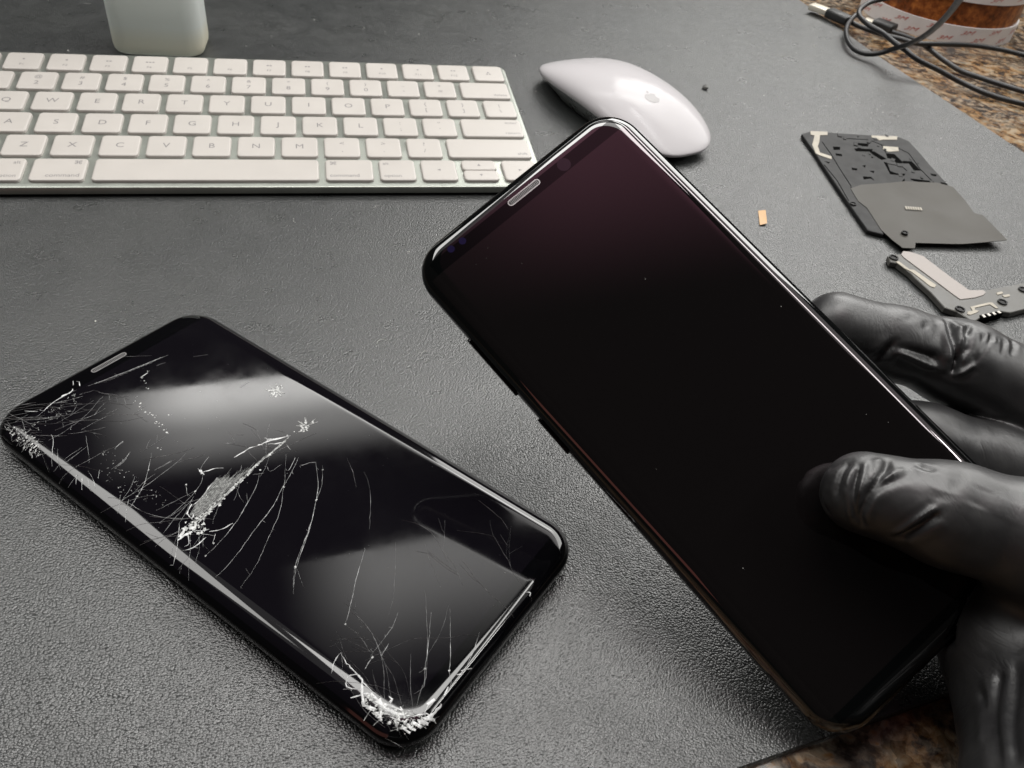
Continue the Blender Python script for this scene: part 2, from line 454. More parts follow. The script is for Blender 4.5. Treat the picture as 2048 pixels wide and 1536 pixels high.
# ------------------------------------------------------------------ mouse
mo = thing('computer_mouse', 'glossy white computer mouse with a grey fruit emblem behind the held phone', 'mouse',
           loc_mm([339,88,20][0], [339,88,20][1], 0, math.radians([339,88,20][2])))
ML, MWd = 60.5, 29.8      # y is the long axis, +y the front
def mo_xy(th, tt):
    n_ = 2.9
    c_, s_ = math.cos(th), math.sin(th)
    k = (abs(c_)**n_+abs(s_)**n_)**(-1/n_)
    return MWd*c_*k*tt, ML*s_*k*tt
def mo_edge(v): return (6.6 if v > 0 else 5.0)+(5.2 if v > 0 else 6.8)*(1-v*v)
def mo_top(v): return 21.6-(10.8 if v > 0 else 12.5)*abs(v)**2.1
def mo_z(x, y, tt):
    v = max(-1, min(1, y/ML)); e = mo_edge(v)
    return e+(mo_top(v)-e)*math.sqrt(max(0, 1-tt**2.6))
N = 96
ths = [2*math.pi*i/N for i in range(N)]
b = MB(); rings = []
for tt in [1.0, .997, .99, .98, .96, .935, .9, .85, .78, .7, .6, .5, .4, .3, .2, .1, .03]:
    r = []
    for th in ths:
        x, y = mo_xy(th, tt); r.append((x, y, mo_z(x, y, tt)))
    rings.append(r)
lip = []
for th in ths:
    x, y = mo_xy(th, .992); lip.append((x, y, mo_edge(max(-1, min(1, y/ML)))-1.2))
b.rings([lip]+rings, close0=False)
b.build('shell', MOUSE_WHITE, mo, angle=70)
b = MB(); rings = []
for tt, f in ((.985, 1.0), (.93, .72), (.86, .42), (.80, .2), (.76, .1)):
    r = []
    for th in ths:
        x, y = mo_xy(th, tt); e = mo_edge(max(-1, min(1, y/ML)))-1.3
        r.append((x, y, .35+(e-.35)*f if f > .11 else .35))
    rings.append(r)
b.rings(rings[::-1], close1=False)
b.build('base', MOUSE_BASE, mo, angle=70)
# emblem laid on the shell
ap = []
for k in range(40):
    a = 2*math.pi*k/40
    x = math.cos(a)*(4.0+.35*math.cos(2*a)); y = math.sin(a)*4.3
    if y > 0: y -= 1.0*math.exp(-(x/1.1)**2)
    else: y += .6*math.exp(-(x/1.0)**2); x *= 1-.18*(-y/4.3)
    dx, dy = x-5.0, y-.7
    d = math.hypot(dx, dy)
    if d < 2.3 and d > 0: x, y = 5.0+dx/d*2.3, .7+dy/d*2.3
    ap.append((x, y))
leaf = [(0.1+1.35*s*0.55-.2, 4.2+q) for s, q in ((0, 0), (1.4, .5), (1.9, 1.5), (1.8, 2.6), (.6, 2.1), (0, 1.1))]
b = MB()
for poly in (ap, leaf):
    bmt = bmesh.new()
    f = bmt.faces.new([bmt.verts.new((x, y, 0)) for x, y in poly])
    bmesh.ops.triangulate(bmt, faces=[f])
    for it in range(2): bmesh.ops.subdivide_edges(bmt, edges=bmt.edges[:], cuts=1, use_grid_fill=True)
    bmt.verts.index_update()
    vs = []
    for v in bmt.verts:
        x, y = v.co.x*1.0, v.co.y*1.0-24.0
        lo, hi = 0.0, 1.0
        n_ = 2.9; tt = ((abs(x)/MWd)**n_+(abs(y)/ML)**n_)**(1/n_)
        vs.append((x, y, mo_z(x, y, tt)+.07))
    b.add(vs, [[v.index for v in f.verts] for f in bmt.faces]); bmt.free()
b.build('emblem', EMBLEM, mo)

# ------------------------------------------------------------------ phones
HW, HH, CR = 36.9, 79.05, 10.5
def prof(dx, dy):
    return rrect(HW-dx, HH-dy, max(.8, CR-max(dx, dy)*.9), 14)
def top_z(x, y):
    e = max(0, min(1, (HW-abs(x))/7.0)); f = max(0, min(1, (HH-abs(y))/4.4))
    u = 1-min(e, f)
    return 8.5-2.4*u**3
def phone(root, glass):
    b = MB()
    R = [(.35, 2.4), (.12, 2.9), (0, 3.6), (0, 4.9), (.1, 5.6), (.32, 6.05)]
    b.rings([[(x, y, z) for x, y in prof(i, i)] for i, z in R], close0=False, close1=False)
    fr = b.build('frame', FRAME_BLACK, root, angle=180)
    for nm, sgn in (('front_glass', 1), ('back_glass', -1)):
        b = MB(); rings = []
        for k in range(15):
            s = (k/14.0)
            u = 1-s
            z = 8.5-2.4*u**3
            if sgn < 0: z = 8.5-z
            rings.append([(x, y, z) for x, y in prof(.3+6.7*s, 0.3+4.4*s)])
        zf = 8.5 if sgn > 0 else 0
        rings.append([(x, y, zf) for x, y in prof(8.0, 5.7)])
        b.rings(rings, close0=False)
        o = b.build(nm, glass, root, angle=180)
        # inner fill ring keeps the flat centre flat
    return fr

def stadium(p, q, r, n=8):
    p, q = Vector(p), Vector(q); d = (q-p).normalized(); a0 = math.atan2(d.y, d.x)
    return [tuple(q+Vector((math.cos(a0-math.pi/2+math.pi*k/n), math.sin(a0-math.pi/2+math.pi*k/n)))*r) for k in range(n+1)] + \
           [tuple(p+Vector((math.cos(a0+math.pi/2+math.pi*k/n), math.sin(a0+math.pi/2+math.pi*k/n)))*r) for k in range(n+1)]

def flatp(b, poly, z0, z1, m=0): b.prism(list(poly), z0, z1, 0, m)

def earpiece(root, x0, x1, y):
    b = MB()
    o_ = stadium((x0, y), (x1, y), .95); i_ = stadium((x0, y), (x1, y), .62)
    n = len(o_)
    b.add([(*p, 8.44) for p in o_]+[(*p, 8.56) for p in o_]+[(*p, 8.56) for p in i_]+[(*p, 8.44) for p in i_],
          [[k*n+i, k*n+(i+1) % n, (k+1)*n+(i+1) % n, (k+1)*n+i] for k in range(3) for i in range(n)])
    e = b.build('earpiece', CHROME_TRIM, root)
    b = MB(); flatp(b, i_, 8.45, 8.515)
    b.build('slot', SLOT_DARK, e, smooth=False)
    b = MB()
    k = 0; x = x0-.1
    while x < x1+.1:
        flatp(b, [(x, y-.5), (x+.1, y-.5), (x+.24, y+.5), (x+.14, y+.5)], 8.46, 8.54); x += .46
    b.build('grille', CHROME_TRIM, e, smooth=False)

# held phone: axes measured from the photo
HM_ = Matrix([[0.802047,-0.554437,-0.222084],[0.376367,0.757894,-0.532864],[0.463756,0.343797,0.816538]]); HC_ = Vector([270.248,-190.322,49.441])
held_m = Matrix.Translation(HC_*MM) @ HM_.to_4x4() @ Matrix.Translation((0, 0, -4.25*MM))
held = thing('smartphone', 'intact black smartphone with a dark curved screen held tilted in the gloved hand', 'phone', held_m)
phone(held, SCREEN_NEW)
he = [[-4.5,74.4],[4.56,74.01]]
earpiece(held, he[0][0], he[1][0], 73.3)
hc = [13.5, 72.4]
b = MB(); flatp(b, [(hc[0]+1.9*math.cos(a*math.pi/12), hc[1]+1.9*math.sin(a*math.pi/12)) for a in range(24)], 8.4, 8.512)
b.build('front_camera', LENS, held, smooth=False)
for sx, sy in [[-21.32,73.51],[-25.06,73.78]]:
    b = MB(); flatp(b, [(sx+1.0*math.cos(a*math.pi/10), sy+1.0*math.sin(a*math.pi/10)) for a in range(20)], 8.45, 8.515)
    b.build('sensor', SENSOR, held, smooth=False)
hb = [[-37.3,52.87],[-37.04,33.05],[-37.46,24.73],[-36.74,13.04]]
for (ya, yb) in ((hb[0][1], hb[1][1]), (hb[2][1], hb[3][1])):
    b = MB(); hy = (ya-yb)/2; cy = (ya+yb)/2
    ring = rrect(hy, 1.15, 1.1, 5)
    b.rings([[(-HW+.3, cy+p, 4.25+q) for p, q in ring], [(-HW-.42, cy+p, 4.25+q) for p, q in ring], [(-HW-.62, cy+p*.985, 4.25+q*.8) for p, q in ring]])
    b.build('side_button', FRAME_BLACK, held, angle=50)
b = MB(); rg = random.Random(5)
for k in range(13):
    x, y, r = rg.uniform(-31, 31), rg.uniform(-70, 70), rg.choice((.06, .09, .13))
    a0 = rg.uniform(0, 6)
    b.add([(x+r*math.cos(a0+2.1*j), y+r*1.6*math.sin(a0+2.1*j), 8.52) for j in range(3)]+[(x, y, 8.6)], [[0, 1, 3], [1, 2, 3], [2, 0, 3]])
tag(b.build('screen_dust', DUST, held, smooth=False), kind='stuff')
# bottom charging port
b = MB(); flatp(b, [(-4.3, 0), (4.3, 0), (4.3, 0), (-4.3, 0)], 0, 0) if False else None

# broken phone lying on the mat
CS = 1.014
crm = loc_mm([159.355,-169.748,0.0][0], [159.355,-169.748,0.0][1], 0.15, 0.776) @ Matrix.Diagonal((1.014, .992, 1.014, 1))
broken = thing('smartphone', 'smashed black smartphone with cracked glass lying face up on the mat', 'phone', crm)
phone(broken, SCREEN_OLD)
ce = [[-5.0,74.0],[4.76,73.47]]
earpiece(broken, -5.0, 5.0, 73.6)

def zc(x, y, lift): return top_z(x, y)+lift
def clampxy(x, y):
    return max(-36.7, min(36.7, x)), max(-78.8, min(78.8, y))
def ribbon(b, pts, w, lift, taper=True, jag=.0):
    P = []
    for i in range(len(pts)-1):
        a, c = Vector(pts[i]), Vector(pts[i+1]); L = (c-a).length; k = max(1, int(L/1.1))
        for j in range(k): P.append(a.lerp(c, j/k))
    P.append(Vector(pts[-1]))
    n = len(P)
    if n < 2: return
    vs = []
    for i, p in enumerate(P):
        d = P[min(i+1, n-1)]-P[max(i-1, 0)]
        if d.length < 1e-6: d = Vector((1, 0))
        d.normalize(); nn = Vector((-d.y, d.x))
        q = p+nn*random.uniform(-jag, jag)
        f = 1.0
        if taper: f = .35+.65*math.sin(math.pi*min(1, max(0, (i+.4)/(n-.2))))
        hw = w*.5*f*random.uniform(.45, 1.4)
        for s in (-1, 0, 1):
            x, y = clampxy(*(q+nn*hw*s)); vs.append((x, y, zc(x, y, lift+(.06 if s == 0 else 0))))
    fs = []
    for i in range(n-1):
        for s in (0, 1): fs.append([i*3+s, i*3+s+1, i*3+s+4, i*3+s+3])
    b.add(vs, fs)
b = MB()
for w, pts in [[0.24,[[-2.32,4.5],[-6.29,1.33],[-11.86,-1.27],[-18.38,-3.93],[-24.74,-5.48],[-29.26,-5.93]]],[0.2,[[8.47,0.53],[3.68,-1.98],[-1.85,-4.17],[-7.91,-7.06],[-15.62,-9.04],[-22.69,-11.21],[-28.8,-12.56],[-31.96,-12.88]]],[0.13,[[7.11,4.09],[1.68,-1.34],[-1.72,-4.33],[-8.35,-9.9],[-15.71,-13.77],[-23.52,-17.82],[-30.13,-19.69]]],[0.2,[[10.23,-4.45],[5.28,-10.32],[0.68,-14.34],[-5.85,-18.89],[-12.98,-22.78],[-17.95,-25.7],[-22.46,-29.58]]],[0.14,[[10.62,-6.81],[5.54,-11.55],[0.68,-14.34]]],[0.12,[[17.06,-9.97],[13.84,-15.42],[10.61,-19.62]]],[0.1,[[16.19,-17.38],[12.2,-23.39],[2.15,-32.28]]],[0.2,[[7.92,1.2],[3.55,-0.9],[3.01,-0.24]]],[0.2,[[6.46,-2.16],[8.92,-3.32],[10.23,-4.45]]],[0.26,[[-26.89,6.8],[-30.28,3.12],[-33.93,-0.2],[-35.39,-1.29]]],[0.3,[[-25.37,-1.53],[-29.32,-1.62],[-31.94,-0.15]]],[0.14,[[-17.63,12.79],[-22.7,13.96],[-27.63,15.09]]],[0.16,[[-17.38,12.47],[-23.87,11.22],[-29.7,11.14]]],[0.14,[[-19.61,10.96],[-26.33,9.34],[-30.86,7.8]]],[0.16,[[-15.64,32.8],[-20.11,28.21],[-24.32,24.56],[-27.65,22.67],[-31.55,20.87]]],[0.2,[[-34.32,18.53],[-32.21,20.94],[-29.65,23.47]]],[0.14,[[-30.03,26.49],[-33.63,22.26]]],[0.12,[[-17.38,12.47],[-14.23,13.81],[-11.78,16.15]]],[0.14,[[-17.5,16.1],[-19.33,13.18]]],[0.16,[[-17.83,42.06],[-20.6,41.65]]],[0.14,[[-19.32,37.29],[-22.48,35.64],[-25.39,35.6]]],[0.12,[[-14.06,26.24],[-19.09,26.94]]],[0.2,[[-0.99,20.65],[0.93,18.32]]],[0.2,[[3.47,20.59],[4.86,18.91]]],[0.16,[[12.06,13.19],[12.82,10.78]]],[0.5,[[-2.68,14.16],[-0.61,13.98],[2.45,13.59],[4.44,12.61]]],[0.75,[[4.44,12.61],[6.25,12.04],[9.59,10.54],[13.08,8.48]]],[0.45,[[7.93,13.24],[7.92,12.26],[9.67,10.63]]],[0.5,[[6.65,10.88],[8.67,8.91],[10.5,7.67]]],[0.4,[[-11.46,18.47],[-11.73,16.54],[-9.28,15.34],[-7.06,13.52]]],[0.18,[[-11.75,17.47],[-8.9,19.0],[-6.77,19.63]]],[0.8,[[-12.1,16.09],[-11.3,17.37]]],[0.16,[[-10.55,11.93],[-7.68,8.4]]],[0.3,[[-10.55,11.93],[-14.02,10.92],[-18.36,9.4],[-20.98,9.28]]],[0.5,[[-20.64,9.7],[-23.39,8.13],[-23.73,6.49]]],[0.4,[[-23.89,6.28],[-22.74,6.48],[-22.49,7.41]]],[1.0,[[-30.28,3.12],[-28.4,3.09],[-26.41,2.57]]],[0.8,[[-29.42,3.6],[-27.13,4.68]]],[0.35,[[-26.33,4.47],[-25.04,1.25],[-23.27,-0.19]]],[0.35,[[-23.76,-0.78],[-21.33,-2.64],[-18.28,-3.23]]],[0.25,[[-26.25,2.76],[-25.21,-0.15],[-23.61,-2.96]]],[0.16,[[-27.45,6.69],[-23.76,8.59],[-18.67,11.5]]],[0.2,[[-23.28,-2.58],[-25.69,-4.27]]],[0.3,[[-27.6,2.88],[-29.25,0.24],[-30.57,0.37]]],[0.2,[[0.59,4.58],[-0.07,2.63],[3.61,2.26]]],[0.16,[[-3.77,5.37],[-1.52,3.51]]],[0.16,[[-9.32,1.59],[-11.55,-1.23]]],[0.2,[[9.78,6.6],[9.2,4.41]]],[0.14,[[-26.33,-18.72],[-25.67,-16.58]]],[0.14,[[-3.43,10.44],[-5.11,8.84]]],[0.3,[[-27.51,72.95],[-25.41,69.98]]],[0.2,[[-28.3,59.26],[-29.22,56.82],[-31.24,54.04],[-34.77,49.27]]],[0.3,[[-32.93,41.14],[-34.55,38.94]]],[0.25,[[-32.33,39.45],[-34.77,36.13]]],[0.2,[[-32.02,37.37],[-33.82,33.62]]],[0.1,[[-31.5,48.37],[-26.09,48.62]]],[0.1,[[-31.88,47.17],[-24.79,47.91]]],[0.16,[[-30.28,39.26],[-31.4,35.74],[-32.63,33.38]]],[0.12,[[-28.0,38.12],[-30.1,35.73]]],[0.12,[[-19.02,37.39],[-22.24,36.13],[-26.1,35.78]]],[0.1,[[-13.11,25.81],[-19.07,26.72]]],[0.22,[[-20.47,41.78],[-17.7,42.4]]],[0.3,[[-24.23,69.04],[-19.77,70.38],[-14.12,70.51]]],[0.6,[[-17.66,70.78],[-15.64,70.34],[-13.75,71.06]]],[0.3,[[-11.69,74.15],[-12.63,72.74]]],[0.3,[[-10.81,72.61],[-11.81,70.77]]],[0.25,[[-23.82,67.6],[-22.89,66.96]]],[0.25,[[-24.11,56.89],[-22.85,58.11]]],[0.3,[[1.76,60.91],[4.38,60.95]]],[0.14,[[17.98,56.86],[21.59,54.33]]],[0.12,[[8.18,61.78],[10.74,60.93]]],[0.001,[[17.67,34.99],[21.16,35.02]]],[0.07,[[-10.35,69.05],[-8.06,68.16],[-5.78,66.5]]],[0.12000000000000001,[[-9.22,68.72],[-6.87,67.9],[-4.55,66.29]]],[0.17,[[-8.09,68.4],[-5.68,67.63],[-3.3,66.08]]],[0.07,[[-6.95,68.07],[-4.48,67.37],[-2.05,65.87]]],[0.12000000000000001,[[-5.8,67.74],[-3.27,67.1],[-0.79,65.66]]],[0.17,[[-4.65,67.4],[-2.06,66.83],[0.48,65.44]]],[0.07,[[-3.49,67.07],[-0.84,66.56],[1.76,65.23]]],[0.12000000000000001,[[-2.33,66.74],[0.39,66.29],[3.05,65.01]]],[0.17,[[-1.16,66.4],[1.62,66.02],[4.34,64.79]]],[0.07,[[0.01,66.06],[2.86,65.74],[5.64,64.57]]],[0.12000000000000001,[[1.2,65.72],[4.11,65.47],[6.95,64.35]]],[0.17,[[2.38,65.38],[5.36,65.19],[8.26,64.13]]],[0.07,[[3.58,65.03],[6.63,64.91],[9.59,63.91]]],[0.12000000000000001,[[4.78,64.69],[7.9,64.63],[10.92,63.68]]],[0.17,[[5.99,64.34],[9.17,64.35],[12.26,63.46]]],[0.07,[[7.2,63.99],[10.46,64.06],[13.61,63.23]]],[0.2,[[0.43,-14.51],[-8.06,-20.41],[-17.94,-26.03],[-23.86,-31.25]]],[0.1,[[-17.94,-26.03],[-20.95,-31.65]]],[0.2,[[-3.31,-35.73],[-11.57,-40.3],[-15.93,-43.18],[-22.23,-46.79]]],[0.07,[[3.32,-40.44],[-8.16,-49.85],[-13.95,-53.17]]],[0.06,[[7.56,-46.76],[4.04,-51.48],[0.38,-57.43]]],[0.12,[[-22.23,-46.79],[-22.44,-51.63],[-24.01,-56.49]]],[0.2,[[-24.69,-57.11],[-20.41,-56.63],[-16.0,-56.13],[-12.24,-54.58]]],[0.2,[[-23.18,-59.1],[-19.74,-58.29]]],[0.22,[[-24.61,-57.59],[-27.76,-58.25]]],[0.16,[[-7.28,-61.04],[-14.43,-66.05],[-19.53,-69.16],[-22.88,-71.66],[-25.71,-71.1]]],[0.2,[[-20.97,-68.73],[-19.53,-69.16]]],[0.18,[[-3.65,-64.1],[-12.73,-71.37],[-16.48,-73.95],[-19.38,-76.52],[-24.06,-76.06]]],[0.18,[[-4.45,-73.65],[-9.03,-75.46],[-13.27,-76.54]]],[0.5,[[-16.15,-75.83],[-15.38,-76.57]]],[0.3,[[-14.79,-76.11],[-12.58,-77.67]]],[0.3,[[-28.16,-51.02],[-30.67,-51.45],[-33.04,-52.9]]],[0.4,[[-28.16,-51.02],[-29.26,-54.05],[-29.49,-55.96],[-30.2,-59.39],[-30.74,-61.54],[-30.8,-64.3]]],[0.1,[[-28.03,-51.18],[-30.85,-54.16]]],[0.35,[[-31.38,-56.35],[-29.73,-57.85],[-30.2,-59.39]]],[0.35,[[-31.38,-56.35],[-33.35,-57.82],[-31.81,-61.15]]],[0.6,[[-30.4,-59.85],[-34.19,-63.51]]],[0.35,[[-34.53,-60.13],[-32.82,-61.82]]],[0.2,[[-34.16,-57.59],[-32.92,-59.18]]],[0.06,[[28.27,-49.23],[26.93,-57.69],[25.16,-61.39]]],[0.9,[[-31.18,-63.27],[-31.58,-65.35],[-31.52,-67.29],[-30.11,-71.41]]],[0.9,[[-31.59,-64.21],[-32.09,-67.23],[-31.69,-69.98],[-30.81,-72.29]]],[1.0,[[-31.04,-65.72],[-32.04,-68.03],[-31.82,-69.81]]],[0.5,[[-32.47,-61.85],[-31.6,-63.07],[-31.59,-64.21]]],[0.8,[[-32.62,-61.99],[-34.16,-63.69],[-33.47,-65.91]]],[1.0,[[-33.97,-64.37],[-33.38,-66.41]]],[0.8,[[-32.09,-67.23],[-33.85,-68.24],[-34.34,-69.24]]],[0.5,[[-33.6,-67.17],[-34.31,-68.93]]],[0.3,[[-33.04,-69.49],[-32.32,-71.65],[-32.06,-73.09]]],[0.2,[[-34.4,-67.32],[-34.65,-69.79]]],[0.9,[[-32.99,-73.89],[-32.96,-76.06]]],[0.9,[[-31.93,-74.36],[-31.72,-76.65]]],[1.0,[[-30.83,-74.8],[-30.39,-77.19]]],[1.0,[[-29.74,-75.53],[-28.84,-77.85]]],[0.9,[[-28.62,-76.54],[-26.95,-78.25]]],[0.8,[[-28.77,-76.38],[-26.97,-77.12],[-25.28,-77.41],[-23.59,-77.43]]],[1.0,[[-25.77,-75.01],[-23.86,-75.67]]],[0.4,[[-25.21,-75.38],[-27.51,-75.61],[-28.4,-75.52]]],[0.5,[[-30.6,-72.94],[-29.34,-74.64],[-27.54,-75.91]]],[0.3,[[-29.6,-72.09],[-28.92,-73.74]]],[0.8,[[-30.43,-68.03],[-29.54,-68.1]]],[0.5,[[-19.68,-76.24],[-21.75,-76.78]]],[0.3,[[11.84,-76.19],[12.77,-77.24],[11.93,-77.62]]]]:
    sp = spline([(x, y, 0) for x, y in pts], 3) if len(pts) > 2 else pts
    ribbon(b, [(p[0], p[1]) for p in sp], w*(.55 if w < .3 else .8), .03, jag=.08 if w < .4 else .16)
    if w >= .12:
        for p in sp:
            if random.random() < .16:
                q = (p[0]+random.uniform(-.5, .5), p[1]+random.uniform(-1.2, 1.2)); ribbon(b, [(p[0], p[1]), q], w*.5, .03)
cracks_b = b
bed = MB()
bp = [Vector(p[:2]) for p in [[-10.73,11.72],[-7.68,8.4],[-2.94,7.54],[-22.09,4.85],[-23.36,7.25],[-20.14,9.07]]]
for i_ in range(len(bp)): pass
bmt = bmesh.new(); f_ = bmt.faces.new([bmt.verts.new((p.x, p.y, 0)) for p in bp]); bmesh.ops.triangulate(bmt, faces=[f_])
for it in range(3): bmesh.ops.subdivide_edges(bmt, edges=bmt.edges[:], cuts=1, use_grid_fill=True)
bmt.verts.index_update()
bed.add([(v.co.x+random.uniform(-.12, .12), v.co.y+random.uniform(-.12, .12), 8.5+.03+random.uniform(0, .05)) for v in bmt.verts], [[v.index for v in f.verts] for f in bmt.faces]); bmt.free()
bed.build('crushed_bed', BED, broken, smooth=False)
# splintered gouge, stars and chips
b = MB()
g = [Vector(p) for p in [[-24.71,4.05],[-19.27,4.62],[-13.44,5.42],[-7.39,6.24],[-0.89,7.32],[5.05,7.55],[12.36,8.36]]]
gl = spline([(p.x, p.y, 0) for p in g], 14)
gd0 = (Vector(gl[-1][:2])-Vector(gl[0][:2])).normalized()
for i in range(150):
    k = random.randrange(0, len(gl)-4); p = Vector(gl[k][:2]); nn = Vector((-gd0.y, gd0.x)); f = k/len(gl)
    q = p+nn*random.gauss(0, .28)*(1.3-f); e_ = q+gd0*random.uniform(.6, 3.2)+nn*random.gauss(0, .12)
    ribbon(b, [tuple(q), tuple(q.lerp(e_, .5)+nn*random.uniform(-.08, .08)), tuple(e_)], random.uniform(.06, .22), .07)
fan = [Vector(p) for p in [[-10.73,11.72],[-7.68,8.4],[-2.94,7.54],[-22.09,4.85],[-23.36,7.25],[-20.14,9.07]]]
def inside(p, poly):
    c = False
    for i in range(len(poly)):
        a, d = poly[i], poly[i-1]
        if (a[1] > p[1]) != (d[1] > p[1]) and p[0] < (d[0]-a[0])*(p[1]-a[1])/(d[1]-a[1])+a[0]: c = not c
    return c
def rnd_in(poly):
    xs = [p[0] for p in poly]; ys = [p[1] for p in poly]
    for _ in range(200):
        p = (random.uniform(min(xs), max(xs)), random.uniform(min(ys), max(ys)))
        if inside(p, poly): return Vector(p)
    return Vector(poly[0][:2])
gd = (Vector(gl[-1][:2])-Vector(gl[0][:2])).normalized()
for i in range(190):
    q = rnd_in(fan); a = random.gauss(.08, .13); d = Vector((gd.x*math.cos(a)-gd.y*math.sin(a), gd.x*math.sin(a)+gd.y*math.cos(a)))
    e = q+d*random.uniform(1.2, 4.5)
    ribbon(b, [tuple(q), tuple(e)], random.uniform(.03, .08), .06)
def chip(x, y, r, lift=.04):
    n = random.choice((3, 4, 5)); a0 = random.uniform(0, 6.28); vs = []
    for k in range(n):
        a = a0+2*math.pi*k/n+random.uniform(-.4, .4); rr = r*random.uniform(.5, 1.2)
        px, py = clampxy(x+rr*math.cos(a), y+rr*math.sin(a)); vs.append((px, py, zc(px, py, lift)))
    px, py = clampxy(x, y); vs.append((px, py, zc(px, py, lift+random.uniform(.02, .09))))
    b.add(vs, [[k, (k+1) % n, n] for k in range(n)])
for x, y, r, n_ in [[18.62,7.8,5.5,13],[23.43,25.74,4.2,26]]:
    for k in range(int(n_)):
        a = random.uniform(0, 2*math.pi) if n_ > 20 else random.uniform(-.4, 2.6)
        r0 = random.uniform(0, .35)*r; r1 = r*random.uniform(.3, .8)
        q = Vector((x, y)); d = Vector((math.cos(a), math.sin(a)))
        ribbon(b, [tuple(q+d*r0), tuple(q+d*r1)], random.uniform(.12, .4), .05)
    for k in range(int(n_*1.6)):
        chip(x+random.gauss(0, .28)*r, y+random.gauss(0, .2)*r, random.uniform(.2, .6))
for x, y in [[-1.41,5.19],[-29.26,-5.93],[-1.72,-4.33],[0.68,-14.34],[9.36,-8.05],[-27.65,22.67],[-25.57,-4.42],[-33.93,-0.2],[-20.11,28.21],[-17.95,-25.7],[-17.31,12.56],[-17.32,16.32],[-22.23,-46.79],[-24.61,-57.59],[-16.48,-73.95],[-19.53,-69.16],[0.43,-14.51],[-18.08,-25.86]]: chip(x, y, .34); chip(x+.1, y, .25)
for x, y in [[4.72,61.54],[1.92,60.39],[1.48,58.71],[1.13,57.49],[0.05,54.98],[-4.76,54.31],[-5.72,53.37],[-5.35,51.36],[-6.3,50.44],[-6.83,49.01],[-6.74,47.37],[-6.1,46.11],[-6.15,44.64],[-6.47,43.52],[-7.19,41.87],[-7.87,41.69],[-7.04,40.69],[-6.89,39.51],[-7.62,38.91],[-7.99,37.39],[-8.04,35.98],[-3.36,41.3],[-13.47,32.97],[-13.32,31.84]]: chip(x, y, random.uniform(.15, .45)); chip(x+random.uniform(-.8, .8), y+random.uniform(-.8, .8), random.uniform(.1, .25))
for i in range(170):
    k = random.randrange(0, len(gl)-1); f = k/len(gl); q = gl[k]
    chip(q[0]+random.gauss(0, .45*(1.2-f)), q[1]+random.gauss(0, .45*(1.2-f)), random.uniform(.1, .5)*(1.15-.6*f))
for i in range(150):
    q = rnd_in(fan); chip(q.x, q.y, random.uniform(.06, .28))
for i in range(26):
    chip(gl[0][0]+random.gauss(-.8, 1.3), gl[0][1]+random.gauss(-.8, 1.3), random.uniform(.2, .8))
for poly, cnt, size in [[[[-33.31,72.04],[-32.76,69.39],[-31.8,65.35],[-31.68,60.74],[-35.04,53.19],[-35.9,56.76],[-35.37,64.24],[-34.54,70.57]],60,0.8],[[[-32.62,-61.99],[-31.26,-63.92],[-31.23,-67.32],[-30.28,-71.55],[-27.58,-76.78],[-26.46,-78.41],[-30.68,-77.16],[-33.79,-75.13],[-34.37,-69.55],[-34.29,-64.95]],90,0.9],[[[-31.89,67.27],[-14.85,69.41],[-13.28,67.55],[-16.19,63.24],[-30.11,63.23]],50,0.35],[[[-21.62,45.72],[-23.28,31.21],[-23.21,12.06],[-25.02,11.0],[-29.8,28.76],[-29.02,36.5]],60,0.3]]:
    for k in range(int(cnt*1.7)):
        q = rnd_in(poly); chip(q.x, q.y, random.uniform(.08, .5)*size)
        if random.random() < .45:
            a = random.uniform(0, 6.28); L = random.uniform(.6, 2.6)*size
            ribbon(b, [tuple(q), (q.x+L*math.cos(a), q.y+L*math.sin(a))], random.uniform(.06, .2), .05)
for k in range(70):
    chip(random.uniform(-33, 33), random.uniform(-74, 70), random.uniform(.04, .11))
b.build('shattered_glass', CRUSHED, broken, smooth=False)
# hairline web running out from the impact points
b = cracks_b; rg2 = random.Random(21)
def hair(x, y, a, L, w, curl=0.0, depth=0):
    pts = [(x, y)]; d = 0
    while d < L:
        st = rg2.uniform(.8, 2.2); a += rg2.gauss(curl, .09); d += st
        x += st*math.cos(a); y += st*math.sin(a)
        if abs(x) > 36.5 or abs(y) > 78.5: break
        pts.append((x, y))
        if depth < 2 and rg2.random() < .07: hair(x, y, a+rg2.choice((-1, 1))*rg2.uniform(.3, .9), L*.35, w*.7, curl, depth+1)
    if len(pts) > 1: ribbon(b, pts, w, .035, jag=.03)
def fan(x, y, a0, a1, n, l0, l1, w, spread=1.5, curl=0.0):
    for k in range(n): hair(x+rg2.gauss(0, spread), y+rg2.gauss(0, spread), math.radians(rg2.uniform(a0, a1)), rg2.uniform(l0, l1), w*rg2.uniform(.5, 1.2), curl)
fan(-33, 75, -88, -2, 20, 6, 34, .055, 3)
fan(-33, 40, -40, 60, 8, 5, 22, .055, 9)
fan(-33, 20, -60, 40, 8, 6, 26, .07, 8)
gA, gB = Vector(gl[0][:2]), Vector(gl[-1][:2])
ga = math.degrees(math.atan2((gB-gA).y, (gB-gA).x))
for k in range(14):
    q = gA.lerp(gB, rg2.random()); hair(q.x, q.y, math.radians(ga+rg2.choice((-1, 1))*rg2.uniform(20, 75)+rg2.choice((0, 180))), rg2.uniform(3, 18), .05, rg2.uniform(-.02, .02))
fan(gA.x, gA.y, ga+110, ga+250, 7, 6, 24, .08, 1.5)
fan(-32, -74, 10, 105, 15, 6, 36, .055, 4, .01)
fan(10, -76, 60, 130, 6, 8, 30, .05, 9)
fan(-18, 60, -180, 180, 16, 4, 14, .06, 9)
b.build('crack_lines', CRACK, broken, smooth=False)

